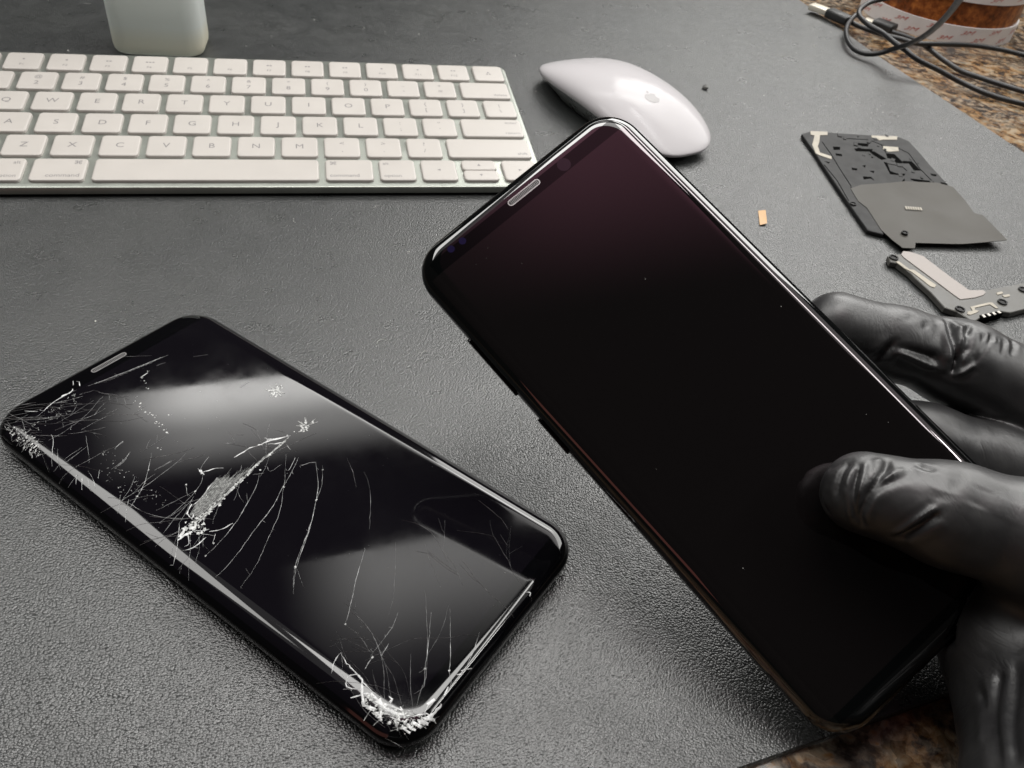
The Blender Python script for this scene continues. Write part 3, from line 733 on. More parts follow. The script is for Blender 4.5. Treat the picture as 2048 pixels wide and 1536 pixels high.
# ------------------------------------------------------------------ gloved hand
FING = [[[294.35,-225.02,50.01,9.6],[310.31,-234.48,51.36,11.4],[326.4,-244.8,52.43,12.8],[343.47,-257.23,51.41,14.5],[354.8,-271.83,41.29,18.0]],[[312.52,-172.79,56.21,9.8],[328.44,-178.59,54.55,9.6],[345.51,-185.42,51.68,11.6],[364.19,-199.13,48.43,12.5],[391.47,-225.78,49.48,13.5]],[[311.61,-194.16,41.04,9.0],[331.83,-201.25,38.24,10.0],[351.15,-209.92,35.39,11.4],[375.49,-221.91,32.96,11.0],[391.12,-238.26,38.79,13.5]],[[311.5,-216.39,26.5,8.5],[331.11,-223.65,23.43,9.0],[348.86,-231.15,20.91,9.6],[370.76,-239.65,22.54,10.5],[385.33,-252.59,30.31,13.0]],[[320.54,-234.92,18.1,7.0],[333.67,-240.79,16.61,7.6],[344.15,-246.64,16.87,10.5],[358.46,-257.76,19.63,10.0],[369.53,-266.95,26.44,13.0]]]
PALM = [[[391.47,-225.78,49.48,13.5],[315.52,-318.21,32.0,24.0]],[[391.12,-238.26,38.79,13.5],[315.52,-318.21,32.0,24.0]],[[385.33,-252.59,30.31,13.0],[315.52,-318.21,32.0,24.0]],[[369.53,-266.95,26.44,13.0],[315.52,-318.21,32.0,24.0]],[[354.8,-271.83,41.29,18.0],[315.67,-299.18,28.0,25.0]],[[354.8,-271.83,41.29,18.0],[315.52,-318.21,32.0,26.0]],[[391.47,-225.78,49.48,13.5],[391.12,-238.26,38.79,13.5]],[[391.12,-238.26,38.79,13.5],[385.33,-252.59,30.31,13.0]],[[385.33,-252.59,30.31,13.0],[369.53,-266.95,26.44,13.0]],[[358.46,-257.76,19.63,10.0],[328.82,-278.06,23.0,20.0]],[[391.47,-225.78,49.48,13.5],[354.8,-271.83,41.29,18.0]],[[329.94,-253.75,24.0,17.0],[331.25,-264.78,22.0,17.0],[328.82,-278.06,23.0,20.0],[315.67,-299.18,28.0,25.0]],[[315.67,-299.18,28.0,25.0],[315.52,-318.21,32.0,30.0]]]
def hand_mesh(h=.6):
    allp = [p for ch in FING+PALM for p in ch]
    lo = np.array([min(p[i]-p[3] for p in allp)-4 for i in range(3)]); hi = np.array([max(p[i]+p[3] for p in allp)+4 for i in range(3)])
    n = np.ceil((hi-lo)/h).astype(int)+1
    X = [(lo[i]+h*np.arange(n[i])).astype(np.float32) for i in range(3)]
    def cone(a, c):
        A = np.array(a[:3], np.float32); d = np.array(c[:3], np.float32)-A; l2 = float(d@d)+1e-9
        px, py, pz = X[0][:, None, None]-A[0], X[1][None, :, None]-A[1], X[2][None, None, :]-A[2]
        t_ = np.clip((px*d[0]+py*d[1]+pz*d[2])/l2, 0, 1)
        return np.sqrt((px-t_*d[0])**2+(py-t_*d[1])**2+(pz-t_*d[2])**2)-(a[3]+(c[3]-a[3])*t_)
    def smin(a, c, k):
        q = np.clip(.5+.5*(c-a)/k, 0, 1); return c+(a-c)*q-k*q*(1-q)
    tot = None
    for ch in FING:
        v = None
        for a, c in zip(ch[:-1], ch[1:]):
            d = cone(a, c); v = d if v is None else smin(v, d, 4.0)
        tot = v if tot is None else smin(tot, v, 1.5)
    pv = None
    for ch in PALM:
        for a, c in zip(ch[:-1], ch[1:]):
            d = cone(a, c); pv = d if pv is None else smin(pv, d, 8.0)
    S = smin(tot, pv, 9.0)
    # the finger pads press flat against the glass
    nx, ny, nz = HM_[0][2], HM_[1][2], HM_[2][2]
    L = (X[0][:, None, None]-HC_.x)*nx+(X[1][None, :, None]-HC_.y)*ny+(X[2][None, None, :]-HC_.z)*nz
    ex = Vector((HM_[0][0], HM_[1][0], HM_[2][0])); ey = Vector((HM_[0][1], HM_[1][1], HM_[2][1]))
    U = (X[0][:, None, None]-HC_.x)*ex.x+(X[1][None, :, None]-HC_.y)*ex.y+(X[2][None, None, :]-HC_.z)*ex.z
    V_ = (X[0][:, None, None]-HC_.x)*ey.x+(X[1][None, :, None]-HC_.y)*ey.y+(X[2][None, None, :]-HC_.z)*ey.z
    slab = np.maximum(np.maximum(np.abs(L)-4.35, np.abs(U)-37.1), np.abs(V_)-79.3)
    S = np.maximum(S, -slab)
    # surface nets
    ins = S < 0
    cnt = np.zeros(tuple(n-1), np.int8)
    for i in (0, 1):
        for j in (0, 1):
            for k in (0, 1):
                cnt += ins[i:n[0]-1+i, j:n[1]-1+j, k:n[2]-1+k]
    act = (cnt > 0) & (cnt < 8)
    idx = -np.ones(act.shape, np.int64); cells = np.argwhere(act); idx[act] = np.arange(len(cells))
    pos = np.zeros((len(cells), 3)); wt = np.zeros(len(cells))
    corners = [(i, j, k) for i in (0, 1) for j in (0, 1) for k in (0, 1)]
    for p in corners:
        for ax in range(3):
            if p[ax]: continue
            q = list(p); q[ax] = 1
            a = S[cells[:, 0]+p[0], cells[:, 1]+p[1], cells[:, 2]+p[2]]; c = S[cells[:, 0]+q[0], cells[:, 1]+q[1], cells[:, 2]+q[2]]
            m = (a < 0) != (c < 0)
            t_ = np.where(m, a/np.where(m, a-c, 1), 0)
            P = np.tile(np.array(p, float), (len(cells), 1)); P[:, ax] += t_
            pos[m] += P[m]; wt[m] += 1
    verts = lo+h*(cells+pos/wt[:, None])
    faces = []
    for ax in range(3):
        o1, o2 = [(1, 2), (0, 2), (0, 1)][ax]
        sl0 = [slice(None)]*3; sl1 = [slice(None)]*3
        sl0[ax] = slice(0, n[ax]-1); sl1[ax] = slice(1, n[ax])
        ch = ins[tuple(sl0)] != ins[tuple(sl1)]
        e = np.argwhere(ch)
        e = e[(e[:, o1] > 0) & (e[:, o2] > 0) & (e[:, o1] < n[o1]-1) & (e[:, o2] < n[o2]-1)]
        q = []
        for d1, d2 in ((0, 0), (-1, 0), (-1, -1), (0, -1)):
            c = e.copy(); c[:, o1] += d1; c[:, o2] += d2
            q.append(idx[c[:, 0], c[:, 1], c[:, 2]])
        faces.append(np.stack(q, 1))
    faces = np.concatenate(faces)
    # light smoothing with neighbours
    E = np.concatenate([faces[:, [0, 1]], faces[:, [1, 2]], faces[:, [2, 3]], faces[:, [3, 0]]])
    for it in range(3):
        acc = np.zeros_like(verts); c = np.zeros(len(verts))
        np.add.at(acc, E[:, 0], verts[E[:, 1]]); np.add.at(acc, E[:, 1], verts[E[:, 0]])
        np.add.at(c, E[:, 0], 1); np.add.at(c, E[:, 1], 1)
        verts = .5*verts+.5*acc/c[:, None]
    return verts, faces
hv, hf = hand_mesh()
me = bpy.data.meshes.new('gloved_hand')
me.from_pydata([tuple(v*MM) for v in hv], [], [tuple(int(i) for i in f) for f in hf]); me.update()
bm = bmesh.new(); bm.from_mesh(me); bmesh.ops.recalc_face_normals(bm, faces=bm.faces)
bmesh.ops.subdivide_edges(bm, edges=[], cuts=1)
bm.normal_update()
co = np.array([v.co[:] for v in bm.verts])/MM; no = np.array([v.normal[:] for v in bm.verts])
disp = np.zeros(len(co))
for w, dep, pts in [[1.1,1.08,[[296.69,-223.92,59.73],[294.74,-226.34,59.85],[291.23,-229.04,58.17],[289.05,-230.56,55.81],[288.38,-232.03,52.76],[289.55,-233.31,49.16]]],[1.2,0.648,[[289.35,-221.74,57.54],[287.31,-223.11,56.29],[285.85,-224.96,54.51],[285.17,-227.01,52.06]]],[0.9,0.792,[[289.45,-224.76,58.29],[288.02,-226.68,57.04],[287.31,-228.69,55.43],[287.43,-231.37,52.07],[288.22,-232.42,49.92]]],[1.2,0.648,[[295.25,-229.08,59.72],[292.13,-230.11,58.11],[289.88,-230.93,56.14],[288.76,-232.25,52.98]]],[1.0,-0.864,[[300.67,-237.73,59.33],[297.46,-237.93,55.58],[294.79,-237.2,50.42]]],[1.6,0.864,[[300.69,-238.58,58.79],[297.85,-238.76,54.92],[295.64,-237.78,49.78]]],[1.0,0.576,[[301.88,-226.81,60.76],[302.65,-228.47,61.33],[303.98,-229.67,61.94]]],[3.2,0.504,[[330.86,-211.63,42.56],[304.39,-233.15,62.51],[301.32,-236.91,60.25]]],[1.0,-0.648,[[291.58,-223.56,59.1],[289.11,-227.39,57.72],[287.91,-229.92,55.19]]],[1.0,-0.36,[[293.16,-223.68,59.45],[295.51,-223.7,59.61]]],[1.3,0.36,[[287.04,-219.23,52.37],[287.72,-220.38,55.21],[288.88,-221.75,57.21]]],[1.2,-0.504,[[298.41,-227.69,60.54],[295.03,-228.41,59.78],[292.72,-229.06,58.81]]],[4,0.36,[[310.16,-236.79,63.69],[306.99,-240.2,61.91]]],[1.4,0.432,[[285.34,-222.25,48.06],[285.48,-223.8,46.47],[285.69,-227.43,46.57]]],[1.6,1.6,[[327.18,-180.61,64.96],[321.87,-184.58,61.45],[318.33,-185.39,54.73]]],[1.2,1.0,[[331.14,-182.86,64.23],[327.11,-185.0,62.91]]],[1.0,-1.0,[[328.62,-182.8,64.31],[324.45,-185.82,61.39]]],[1.2,1.6,[[338.85,-180.69,63.56],[337.06,-186.34,63.0],[336.82,-190.39,60.73],[336.64,-192.35,58.62]]],[1.4,1.4,[[339.91,-190.17,62.25],[336.95,-191.77,59.53],[336.13,-193.72,55.53]]],[1.0,0.9,[[343.4,-184.17,64.21],[340.07,-187.12,63.47]]],[1.1,1.1,[[347.6,-188.14,63.9],[343.39,-191.69,62.38],[340.5,-193.82,59.64]]],[1.0,1.0,[[345.46,-188.09,63.97],[339.95,-192.88,60.3]]],[0.8,-0.9,[[346.48,-188.16,63.97],[341.69,-192.56,61.33]]],[1.1,0.7,[[350.76,-189.71,63.14],[347.72,-193.67,61.91]]],[1.1,0.6,[[354.48,-188.9,62.27],[350.52,-193.9,61.93]]],[1.1,0.5,[[349.38,-188.94,63.52],[345.65,-192.78,62.22]]],[1.4,0.8,[[314.31,-179.51,63.79],[316.26,-181.23,62.75],[320.4,-182.83,62.44]]],[1.4,-1.2,[[322.33,-186.58,58.85],[327.25,-188.92,57.69],[332.81,-191.33,56.06]]],[1.8,1.0,[[321.9,-185.9,59.72],[326.95,-188.07,59.36],[332.09,-190.0,58.31]]],[1.0,-1.0,[[336.13,-193.72,55.53],[338.46,-194.36,57.38],[340.49,-194.05,59.37]]],[1.1,-0.9,[[340.51,-184.25,63.94],[338.53,-189.05,62.33]]],[2,1.2,[[313.22,-263.04,33.62],[306.92,-270.68,32.72],[295.54,-282.88,38.85]]],[2,1.2,[[314.95,-263.61,36.34],[305.77,-273.96,37.63],[296.35,-284.36,42.09]]],[1.6,0.8,[[310.14,-264.48,28.38],[300.24,-276.52,33.84]]]]:
    P = np.array([p[:] for p in spline(pts, 6)])
    near = np.where(np.all((co > P.min(0)-4*w-3) & (co < P.max(0)+4*w+3), axis=1))[0]
    if not len(near): continue
    C = co[near]; best = np.full(len(near), 1e9); tt = np.zeros(len(near))
    for i in range(len(P)-1):
        d = P[i+1]-P[i]; q = np.clip(((C-P[i])@d)/(d@d+1e-9), 0, 1)
        dd = np.linalg.norm(C-P[i]-q[:, None]*d, axis=1); m = dd < best; best[m] = dd[m]; tt[m] = (i+q[m])/(len(P)-1)
    fade = np.clip(np.minimum(tt, 1-tt)*5+.25, 0, 1)
    disp[near] += .9*fade*dep*(-np.exp(-(best/(.62*w))**2)+.3*np.exp(-((best-1.5*w)/(.9*w))**2))
lown = np.array([noise.noise(Vector(p)*.07)*.3+noise.noise(Vector(p)*.3+Vector((9, 3, 1)))*.07 for p in co])
disp += lown
# keep pads touching the glass
L = (co-np.array(HC_))@np.array([HM_[0][2], HM_[1][2], HM_[2][2]])
disp *= np.clip((np.abs(L)-4.6)/1.5, 0, 1)
co2 = (co+no*disp[:, None])*MM
for v, p in zip(bm.verts, co2): v.co = p
bm.to_mesh(me); bm.free()
o = obj('gloved_hand', me, GLOVE, angle=180)
tag(o, 'hand in a wrinkled black nitrile glove pinching the intact phone between thumb and fingers', 'hand')
sub = o.modifiers.new('smooth', 'SUBSURF'); sub.levels = 1; sub.render_levels = 1

# ------------------------------------------------------------------ phone internals on the mat
def poly_part(name, poly, z0, z1, m, parent, bev=.25, smooth=False):
    b = MB(); b.prism([tuple(p) for p in poly], z0, z1, bev); return b.build(name, m, parent, smooth)
def zero(polys, c): return [[(p[0]-c[0], p[1]-c[1]) for p in q] for q in polys]
PL = [[439.19,61.79],[447.12,65.95],[464.41,63.34],[483.67,61.48],[500.19,59.34],[503.71,54.39],[501.97,41.24],[499.08,25.35],[496.42,6.45],[495.58,-2.56],[481.31,-11.15],[445.09,-29.69],[429.93,-42.06],[425.36,-39.45],[423.82,-38.16],[426.96,-16.04],[434.21,29.67],[435.83,37.79]]; c0 = (sum(p[0] for p in PL)/len(PL), sum(p[1] for p in PL)/len(PL))
plate = thing('phone_inner_cover', 'larger black phone inner cover with a grey film panel lying on the mat', 'phone part', loc_mm(c0[0], c0[1], 0))
poly_part('cover_plate', zero([PL], c0)[0], .5, 2.2, PLASTIC_BLACK, plate, .3)
# film: thin sheet lifting towards its free corner
fp = zero([[[444.21,4.01],[471.15,6.94],[487.91,3.58],[493.91,-1.68],[492.06,-14.44],[489.28,-26.89],[492.31,-29.65],[491.19,-41.47],[490.24,-51.56],[466.17,-52.06],[442.04,-50.1],[438.85,-54.56],[432.81,-54.01],[431.45,-47.61],[430.68,-38.69],[434.61,-18.54],[433.35,-12.36],[436.02,0.38]]], c0)[0]
bmt = bmesh.new()
f = bmt.faces.new([bmt.verts.new((x, y, 0)) for x, y in fp])
bmesh.ops.triangulate(bmt, faces=[f])
for it in range(3): bmesh.ops.subdivide_edges(bmt, edges=bmt.edges[:], cuts=1, use_grid_fill=True)
xs = [p[0] for p in fp]; tip = min(fp, key=lambda p: p[1]-p[0]*.3)
vs = []
bmt.verts.index_update()
for v in bmt.verts:
    s_ = max(0, (v.co.x-min(xs))/(max(xs)-min(xs)))
    vs.append((v.co.x, v.co.y, 2.45+1.5*max(0, s_-.45)**1.5*3))
fs = [[v.index for v in f.verts] for f in bmt.faces]; bmt.free()
b = MB(); b.add(vs, fs)
fo = b.build('film_panel', FILM_GREY, plate, False)
sol = fo.modifiers.new('thickness', 'SOLIDIFY'); sol.thickness = .25*MM
for p in zero([[[446.23,65.2],[456.79,64.59],[454.59,60.4],[449.74,60.1],[445.06,51.92],[441.49,46.71],[438.87,39.12],[443.49,34.74],[441.75,31.47],[437.15,35.81],[435.83,38.25],[438.83,48.36],[443.28,55.36],[446.01,59.83],[444.2,60.67]],[[482.69,60.57],[499.29,59.89],[496.43,55.5],[487.31,55.47],[484.44,54.52],[484.15,57.19],[481.4,58.02]],[[482.58,47.47],[491.45,46.24],[489.05,41.56],[482.12,40.6],[480.52,43.99]]], c0): poly_part('adhesive_strip', p, 2.1, 2.5, CREAM, plate, .1)
for p in zero([[[466.45,51.7],[475.38,50.66],[472.91,47.15],[464.66,47.68]],[[463.02,44.74],[473.84,44.07],[473.67,40.67],[476.11,32.69],[472.3,31.5],[470.35,37.27],[470.25,40.96],[462.01,41.34]],[[479.66,39.41],[484.4,38.3],[483.85,27.85],[479.19,27.49],[479.94,32.41],[477.15,33.7]],[[484.57,30.48],[490.12,30.04],[489.28,19.52],[485.05,19.82],[486.78,27.55],[483.65,27.53]],[[472.18,29.05],[473.91,28.26],[470.19,19.12],[472.16,16.62],[477.43,16.02],[475.74,13.99],[468.04,15.52]],[[450.79,46.74],[454.98,46.31],[453.13,42.88],[449.14,42.82]],[[448.03,38.62],[451.45,37.84],[450.36,35.35],[447.04,36.13]],[[450.47,13.18],[455.1,12.42],[454.6,8.63],[453.8,10.9],[448.99,9.84]],[[448.89,22.47],[451.88,21.7],[450.73,19.66],[448.01,20.12]],[[477.29,10.9],[487.1,8.6],[487.67,4.8],[483.03,6.32],[476.72,8.61]],[[456.69,24.9],[459.13,25.4],[457.06,22.52]],[[457.66,19.07],[460.67,19.08],[458.79,16.58]],[[470.25,7.86],[473.84,10.9],[471.92,7.1]],[[493.07,7.07],[496.42,5.53],[494.47,3.27],[491.93,4.03]],[[493.0,16.37],[496.17,15.12],[494.49,13.24],[492.36,14.02]],[[436.49,29.52],[439.49,28.75],[437.79,27.14]]], c0): poly_part('cutout_shade', p, 2.0, 2.26, PLASTIC_AND_SHADE, plate, .02)  # flat black patches on the plate, painted shade in place of open holes
b = MB()
for p in zero([[[447.0,52.17],[444.69,36.92],[441.21,20.86],[437.94,3.46],[436.34,-0.17],[434.44,-10.81],[435.32,-17.7],[430.33,-41.63]],[[462.52,56.89],[478.14,55.47],[482.86,49.42],[479.96,39.92]],[[490.94,46.09],[494.07,39.28],[489.85,21.12],[488.59,5.55]],[[434.4,25.53],[432.96,8.65],[428.5,-11.44]],[[472.54,27.43],[480.32,24.27],[480.45,19.48]]], c0): b.tube([(x, y, 2.2) for x, y in p], .22, 6)
b.build('rib', PLASTIC_AND_SHADE, plate)
rg = random.Random(3)
b = MB()
for k in range(26):
    q = rnd_in(zero([PL], c0)[0][:11]); s_ = rg.uniform(.6, 2.0); a = rg.uniform(-.15, .15)+1.0
    ring = [(q.x+s_*x*math.cos(a)-s_*.6*y*math.sin(a), q.y+s_*x*math.sin(a)+s_*.6*y*math.cos(a)) for x, y in ((-1, -1), (1, -1), (1, 1), (-1, 1))]
    b.prism(ring, 2.0, 2.2+rg.uniform(.15, .5), .1)
b.build('clip', PLASTIC_BLACK, plate, smooth=False)
pr_ = zero([[[455.53,-18.23],[464.35,-19.72],[463.27,-22.44],[454.49,-21.22]]], c0)[0]
# the print is a row of small white characters
b = MB()
for k in range(7):
    f0, f1 = (k+.12)/7, (k+.8)/7
    A_ = Vector(pr_[0]).lerp(Vector(pr_[1]), f0); B_ = Vector(pr_[0]).lerp(Vector(pr_[1]), f1); C2 = Vector(pr_[3]).lerp(Vector(pr_[2]), f1); D_ = Vector(pr_[3]).lerp(Vector(pr_[2]), f0)
    b.add([(*A_, 3.0), (*B_, 3.0), (*C2, 3.0), (*D_, 3.0)], [[0, 1, 2, 3]])
b.build('print', CREAM, plate, smooth=False)
def boss(parent, x, y, z, r=1.7):
    b = MB()
    for r0, r1, h in ((r, r*.72, .7), (r*.45, r*.0+.05, .35)):
        n = 20; o_ = [(x+r0*math.cos(2*math.pi*k/n), y+r0*math.sin(2*math.pi*k/n)) for k in range(n)]; i_ = [(x+r1*math.cos(2*math.pi*k/n), y+r1*math.sin(2*math.pi*k/n)) for k in range(n)]
        b.rings([[(*p, z-.3) for p in o_], [(*p, z+h) for p in o_], [(*p, z+h) for p in i_], [(*p, z-.2) for p in i_]], close0=False)
    b.build('screw_boss', PLASTIC_BLACK, parent)
for (x, y), z in (([440.54,-42.7], 2.9), ([428.97,-14.88], 2.2)): boss(plate, x-c0[0], y-c0[1], z, 1.6)

BR = [[420.5,-61.16],[424.39,-59.92],[428.56,-59.72],[430.83,-57.48],[434.11,-57.94],[438.37,-61.81],[440.92,-75.96],[444.18,-88.18],[451.0,-88.73],[457.72,-87.48],[475.32,-84.04],[484.05,-86.08],[475.72,-100.32],[461.04,-102.72],[453.05,-104.54],[449.01,-103.32],[437.8,-106.27],[433.34,-108.68],[431.05,-108.55],[428.6,-102.65],[424.54,-99.49],[424.83,-88.46],[423.79,-77.91],[423.81,-74.46],[422.0,-66.88],[419.12,-65.65]]; c1 = (sum(p[0] for p in BR)/len(BR), sum(p[1] for p in BR)/len(BR))
brk = thing('phone_speaker_bracket', 'smaller grey phone bracket with a pale antenna strip and screw rings beside the glove', 'phone part', loc_mm(c1[0], c1[1], 0))
poly_part('bracket_body', zero([BR], c1)[0], .6, 3.0, BRKT_GREY, brk, .3)
poly_part('antenna_strip', zero([[[430.26,-57.92],[433.54,-58.61],[437.94,-62.25],[440.63,-76.16],[443.74,-88.58],[450.77,-88.82],[450.66,-90.69],[448.27,-92.32],[442.88,-93.89],[435.25,-94.7],[434.34,-91.91],[431.0,-77.59],[427.5,-63.01],[427.57,-60.49]]], c1)[0], 2.9, 3.35, STRIP_PINK, brk, .1)
for p in zero([[[421.54,-65.96],[423.3,-65.69],[424.78,-72.09],[426.68,-72.5],[430.44,-84.16],[428.42,-85.95],[427.03,-84.84],[425.43,-77.34],[424.63,-74.06],[422.79,-71.24]],[[436.45,-99.86],[447.5,-97.37],[448.87,-97.65],[449.14,-101.46],[447.91,-101.68],[446.8,-98.84],[438.13,-100.64],[437.14,-102.06],[438.81,-102.84],[436.49,-103.98],[432.86,-105.22],[431.72,-104.67],[433.15,-102.81],[435.81,-102.48]],[[455.75,-90.94],[459.29,-90.08],[458.88,-91.62],[455.35,-92.48]],[[457.29,-92.79],[461.31,-92.27],[460.75,-93.79],[457.52,-94.45]]], c1): poly_part('adhesive_strip', p, 2.9, 3.3, CREAM, brk, .08)
for x, y in [[422.35,-62.94],[430.56,-101.3],[453.91,-97.62],[470.56,-89.49]]: boss(brk, x-c1[0], y-c1[1], 3.0, 2.0)
ct = zero([[[436.74,-105.83],[448.33,-103.28],[448.84,-104.98],[436.49,-108.11]]], c1)[0]
cb = poly_part('contact_block', ct, .4, 3.4, PLASTIC_AND_SHADE, brk, .1)
for k in range(4):
    f0, f1 = (k+.22)/4, (k+.78)/4
    q = [Vector(ct[0]).lerp(Vector(ct[1]), f0), Vector(ct[0]).lerp(Vector(ct[1]), f1), Vector(ct[3]).lerp(Vector(ct[2]), f1), Vector(ct[3]).lerp(Vector(ct[2]), f0)]
    m_ = sum((Vector(v) for v in q), Vector((0, 0)))/4
    poly_part('contact', [tuple(m_+(v-m_)*.8) for v in q], 3.35, 3.6, GOLD, cb, .05)

# ------------------------------------------------------------------ amber scrap, crumb, dust
sc = [[377.83,-16.63],[381.95,-16.23],[376.55,-29.17],[372.62,-29.95]]
cx = sum(p[0] for p in sc)/4; cy = sum(p[1] for p in sc)/4
b = MB(); q = [(p[0]-cx, p[1]-cy) for p in sc]
b.add([(*q[0], .15), (*q[1], .25), (*q[2], .9), (*q[3], .5)], [[0, 1, 2, 3]])
o = b.build('tape_scrap', SCRAP, smooth=False); o.location = Vector((cx, cy, .05))*MM
s_ = o.modifiers.new('thickness', 'SOLIDIFY'); s_.thickness = .15*MM
tag(o, 'tiny amber rectangle of tape lying on the mat beside the held phone', 'tape scrap')
def crumb(name, x, y, r, label, m):
    bmt = bmesh.new(); bmesh.ops.create_icosphere(bmt, subdivisions=1, radius=r*MM)
    for v in bmt.verts: v.co *= random.uniform(.55, 1.25); v.co.z *= .7
    me = bpy.data.meshes.new(name); bmt.to_mesh(me); bmt.free()
    o = obj(name, me, m, smooth=False); o.location = Vector((x, y, r*.5))*MM
    return tag(o, label, 'crumb')
cr_ = [406.48,126.43]
crumb('crumb', cr_[0], cr_[1], 2.2, 'small grey crumb of debris on the mat to the right of the mouse', plain('crumb_grey', (.16, .16, .15), .35, var=.6, vscale=900))
b = MB()
rg = random.Random(11)
def speck(x, y, r):
    n = rg.choice((3, 4, 5)); a0 = rg.uniform(0, 6)
    base = [(x+r*rg.uniform(.5, 1.2)*math.cos(a0+6.283*k/n), y+r*rg.uniform(.5, 1.2)*math.sin(a0+6.283*k/n), .02) for k in range(n)]
    b.add(base+[(x, y, r*.7)], [[k, (k+1) % n, n] for k in range(n)])
for k in range(420):
    x, y = rg.uniform(-60, 556), rg.uniform(-200, 520)
    if y < 60 and x < 330 and rg.random() < .6: continue
    speck(x, y, rg.choice((.18, .25, .3, .45, .6)))
for k in range(140): speck(rg.uniform(380, 540), rg.uniform(-60, 160), rg.choice((.2, .3, .4)))
for k in range(26):
    x, y = rg.uniform(-40, 540), rg.uniform(-240, 300); a = rg.uniform(0, 6.28); pts = [(x, y, .12)]
    for j in range(5):
        a += rg.gauss(0, .5); x += .8*math.cos(a); y += .8*math.sin(a); pts.append((x, y, .12+rg.uniform(0, .25)))
    b.tube(pts, .07, 5)
tag(b.build('dust', DUST, smooth=False), 'pale dust specks scattered over the mat', 'dust', kind='stuff')

# ------------------------------------------------------------------ cable
cab = thing('usb_cable', 'thin black cable coiled in loops with two plugs across the mat edge', 'cable', loc_mm(0, 0, 0))
for pts in [[[455.95,5.29,95.0],[466.89,19.91,88.0],[497.88,59.8,70.0],[524.7,96.61,52.0],[547.01,131.2,34.0],[559.41,157.06,20.0],[561.41,173.96,10.0],[555.88,181.11,4.0],[548.63,185.77,2.0],[545.32,196.05,2.0],[549.88,213.45,3.0],[559.6,232.31,4.0],[572.87,248.95,5.0],[581.16,254.72,8.0]],[[606.74,245.66,26.0],[591.4,239.59,24.0],[577.22,240.11,20.0],[563.64,229.71,18.0],[558.54,220.75,16.0],[557.48,205.09,15.0],[561.76,192.82,14.0],[560.47,175.56,14.0],[565.05,166.89,12.0],[570.55,159.09,9.0],[584.99,150.68,5.0],[598.47,141.71,2.0],[610.5,126.24,1.0],[627.01,112.73,1.0],[643.2,104.7,1.0]],[[572.13,252.28,3.0],[574.62,239.18,3.0],[582.86,220.77,4.0],[590.01,209.59,5.0],[599.29,201.54,5.0],[618.89,202.25,5.0],[651.94,206.88,4.0],[676.16,204.96,3.0],[693.17,200.08,2.0],[712.35,190.93,1.0]],[[598.89,232.24,3.0],[609.53,219.3,3.0],[611.19,203.62,3.0],[612.25,182.57,2.0],[616.26,166.86,1.0],[625.55,153.55,1.0],[642.89,133.51,1.0],[658.04,123.2,1.0]]]:
    b = MB(); pp = [(p[0], p[1], max(p[2], .2)+1.75) for p in spline(pts, 7)]
    pp = [(x, y, z-1.9*max(0, min(1, (x-570)/45))*max(0, min(1, (7-z)/3))) for x, y, z in pp]
    b.tube(pp, 1.75, 10); b.build('cord', RUBBER, cab)
def plug(p, wm, hm, wb_, hb_):
    a, c, d = [Vector((q[0], q[1], 4.2)) for q in p]
    def box(b, s, e, w, h, r):
        t_ = (e-s).normalized(); n_ = Vector((-t_.y, t_.x, 0))
        sec = rrect(w/2, h/2, r, 4); L = (e-s).length
        R = []
        for f, sc_ in ((0, .86), (.03, 1), (.97, 1), (1, .86)):
            R.append([tuple(s+t_*(L*f)+n_*(x*sc_)+Vector((0, 0, y*sc_))) for x, y in sec])
        b.rings(R)
    b = MB(); box(b, c, d, wb_, hb_, 2.0); body = b.build('plug', PLUG_BLACK, cab, angle=50)
    b = MB(); box(b, a, c+(d-c)*.1, wm, hm, .8); b.build('plug_tip', PLUG_METAL, body, angle=50)
pls = [[[556.83,283.16,4.0],[565.42,269.92,4.0],[572.77,250.65,4.0]],[[588.74,255.44,3.0],[593.98,249.84,3.0],[602.76,236.23,3.0]]]
plug(pls[0], 9, 4.2, 10.5, 6.5); plug(pls[1], 7, 3.0, 12, 7)

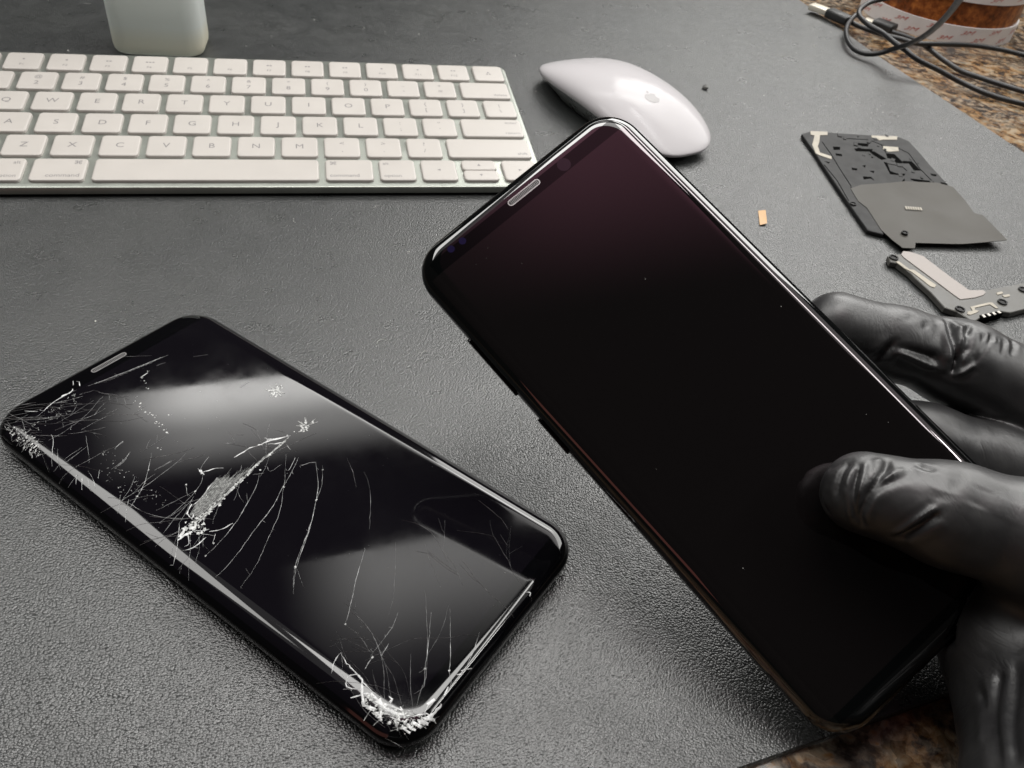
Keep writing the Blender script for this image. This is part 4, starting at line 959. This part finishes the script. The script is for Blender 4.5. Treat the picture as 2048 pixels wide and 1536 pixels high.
# ------------------------------------------------------------------ tape roll
rx, ry = [673.06,285.51]
roll = thing('tape_roll', 'roll of amber tape with white liner bands printed in small red marks', 'tape roll', loc_mm(rx, ry, -2))
def ringbody(b, ro, ri, z0, z1, n=128):
    c_ = [(math.cos(2*math.pi*k/n), math.sin(2*math.pi*k/n)) for k in range(n)]
    b.rings([[(ri*x, ri*y, z0) for x, y in c_], [(ro*x, ro*y, z0) for x, y in c_], [(ro*x, ro*y, z1) for x, y in c_], [(ri*x, ri*y, z1) for x, y in c_]], close0=False, close1=False)
    b.add([(ri*x, ri*y, z) for z in (z0, z1) for x, y in c_], [[k, (k+1) % n, n+(k+1) % n, n+k] for k in range(n)])
for z0, z1 in ((0.1, 13), (30, 44)):
    b = MB(); ringbody(b, 60, 38, z0, z1)
    vs0, fs0 = text_geo('3M', 6.2, 0, 0, 0, C_, .45)
    nn_ = 15
    for k in range(nn_):
        for row in (0, 1):
            a0 = 2*math.pi*(k+.5*row)/nn_+.05; zc_ = z0+3.6+row*5.6
            ja = random.uniform(-.03, .03); zc_ += random.uniform(-.8, .8)
            vs = []
            for x, y, z in vs0:
                xx, yy = x*1.25, y*.62+x*.16
                a = a0+ja+xx/60.0
                vs.append((60.12*math.cos(a), 60.12*math.sin(a), zc_+yy))
            b.add(vs, fs0, 1)
    b.build('liner_band', [LINER, LINER_RED], roll, angle=40)
b = MB(); ringbody(b, 58.6, 38.2, 13.02, 29.98)
b.build('tape_winding', AMBER, roll, angle=40)

# ------------------------------------------------------------------ frosted bottle
bt = thing('bottle', 'frosted translucent plastic bottle standing behind the keyboard', 'bottle', loc_mm(91.5, 168, 0, math.radians(-3)))
b = MB(); R = []
for z, s in ((.2, .90), (.8, .95), (2.2, .985), (5, 1), (118, 1.0), (124, .94), (129, .7), (131, .45)):
    k = 1+.10*z/118
    R.append([(x, y, z) for x, y in rrect(24*s, 17*s, 9*s, 8)])
R += [[(x, y, z) for x, y in rrect(9.5, 9.5, 9.4, 8)] for z in (131.5, 138)]
b.rings(R); b.build('bottle_body', FROST, bt, angle=60)
b = MB(); b.rings([[(x, y, z) for x, y in rrect(r, r, r-.01, 8)] for z, r in ((134, 11), (152, 10.5), (153, 9.5))])
b.build('cap', CAPM, bt)
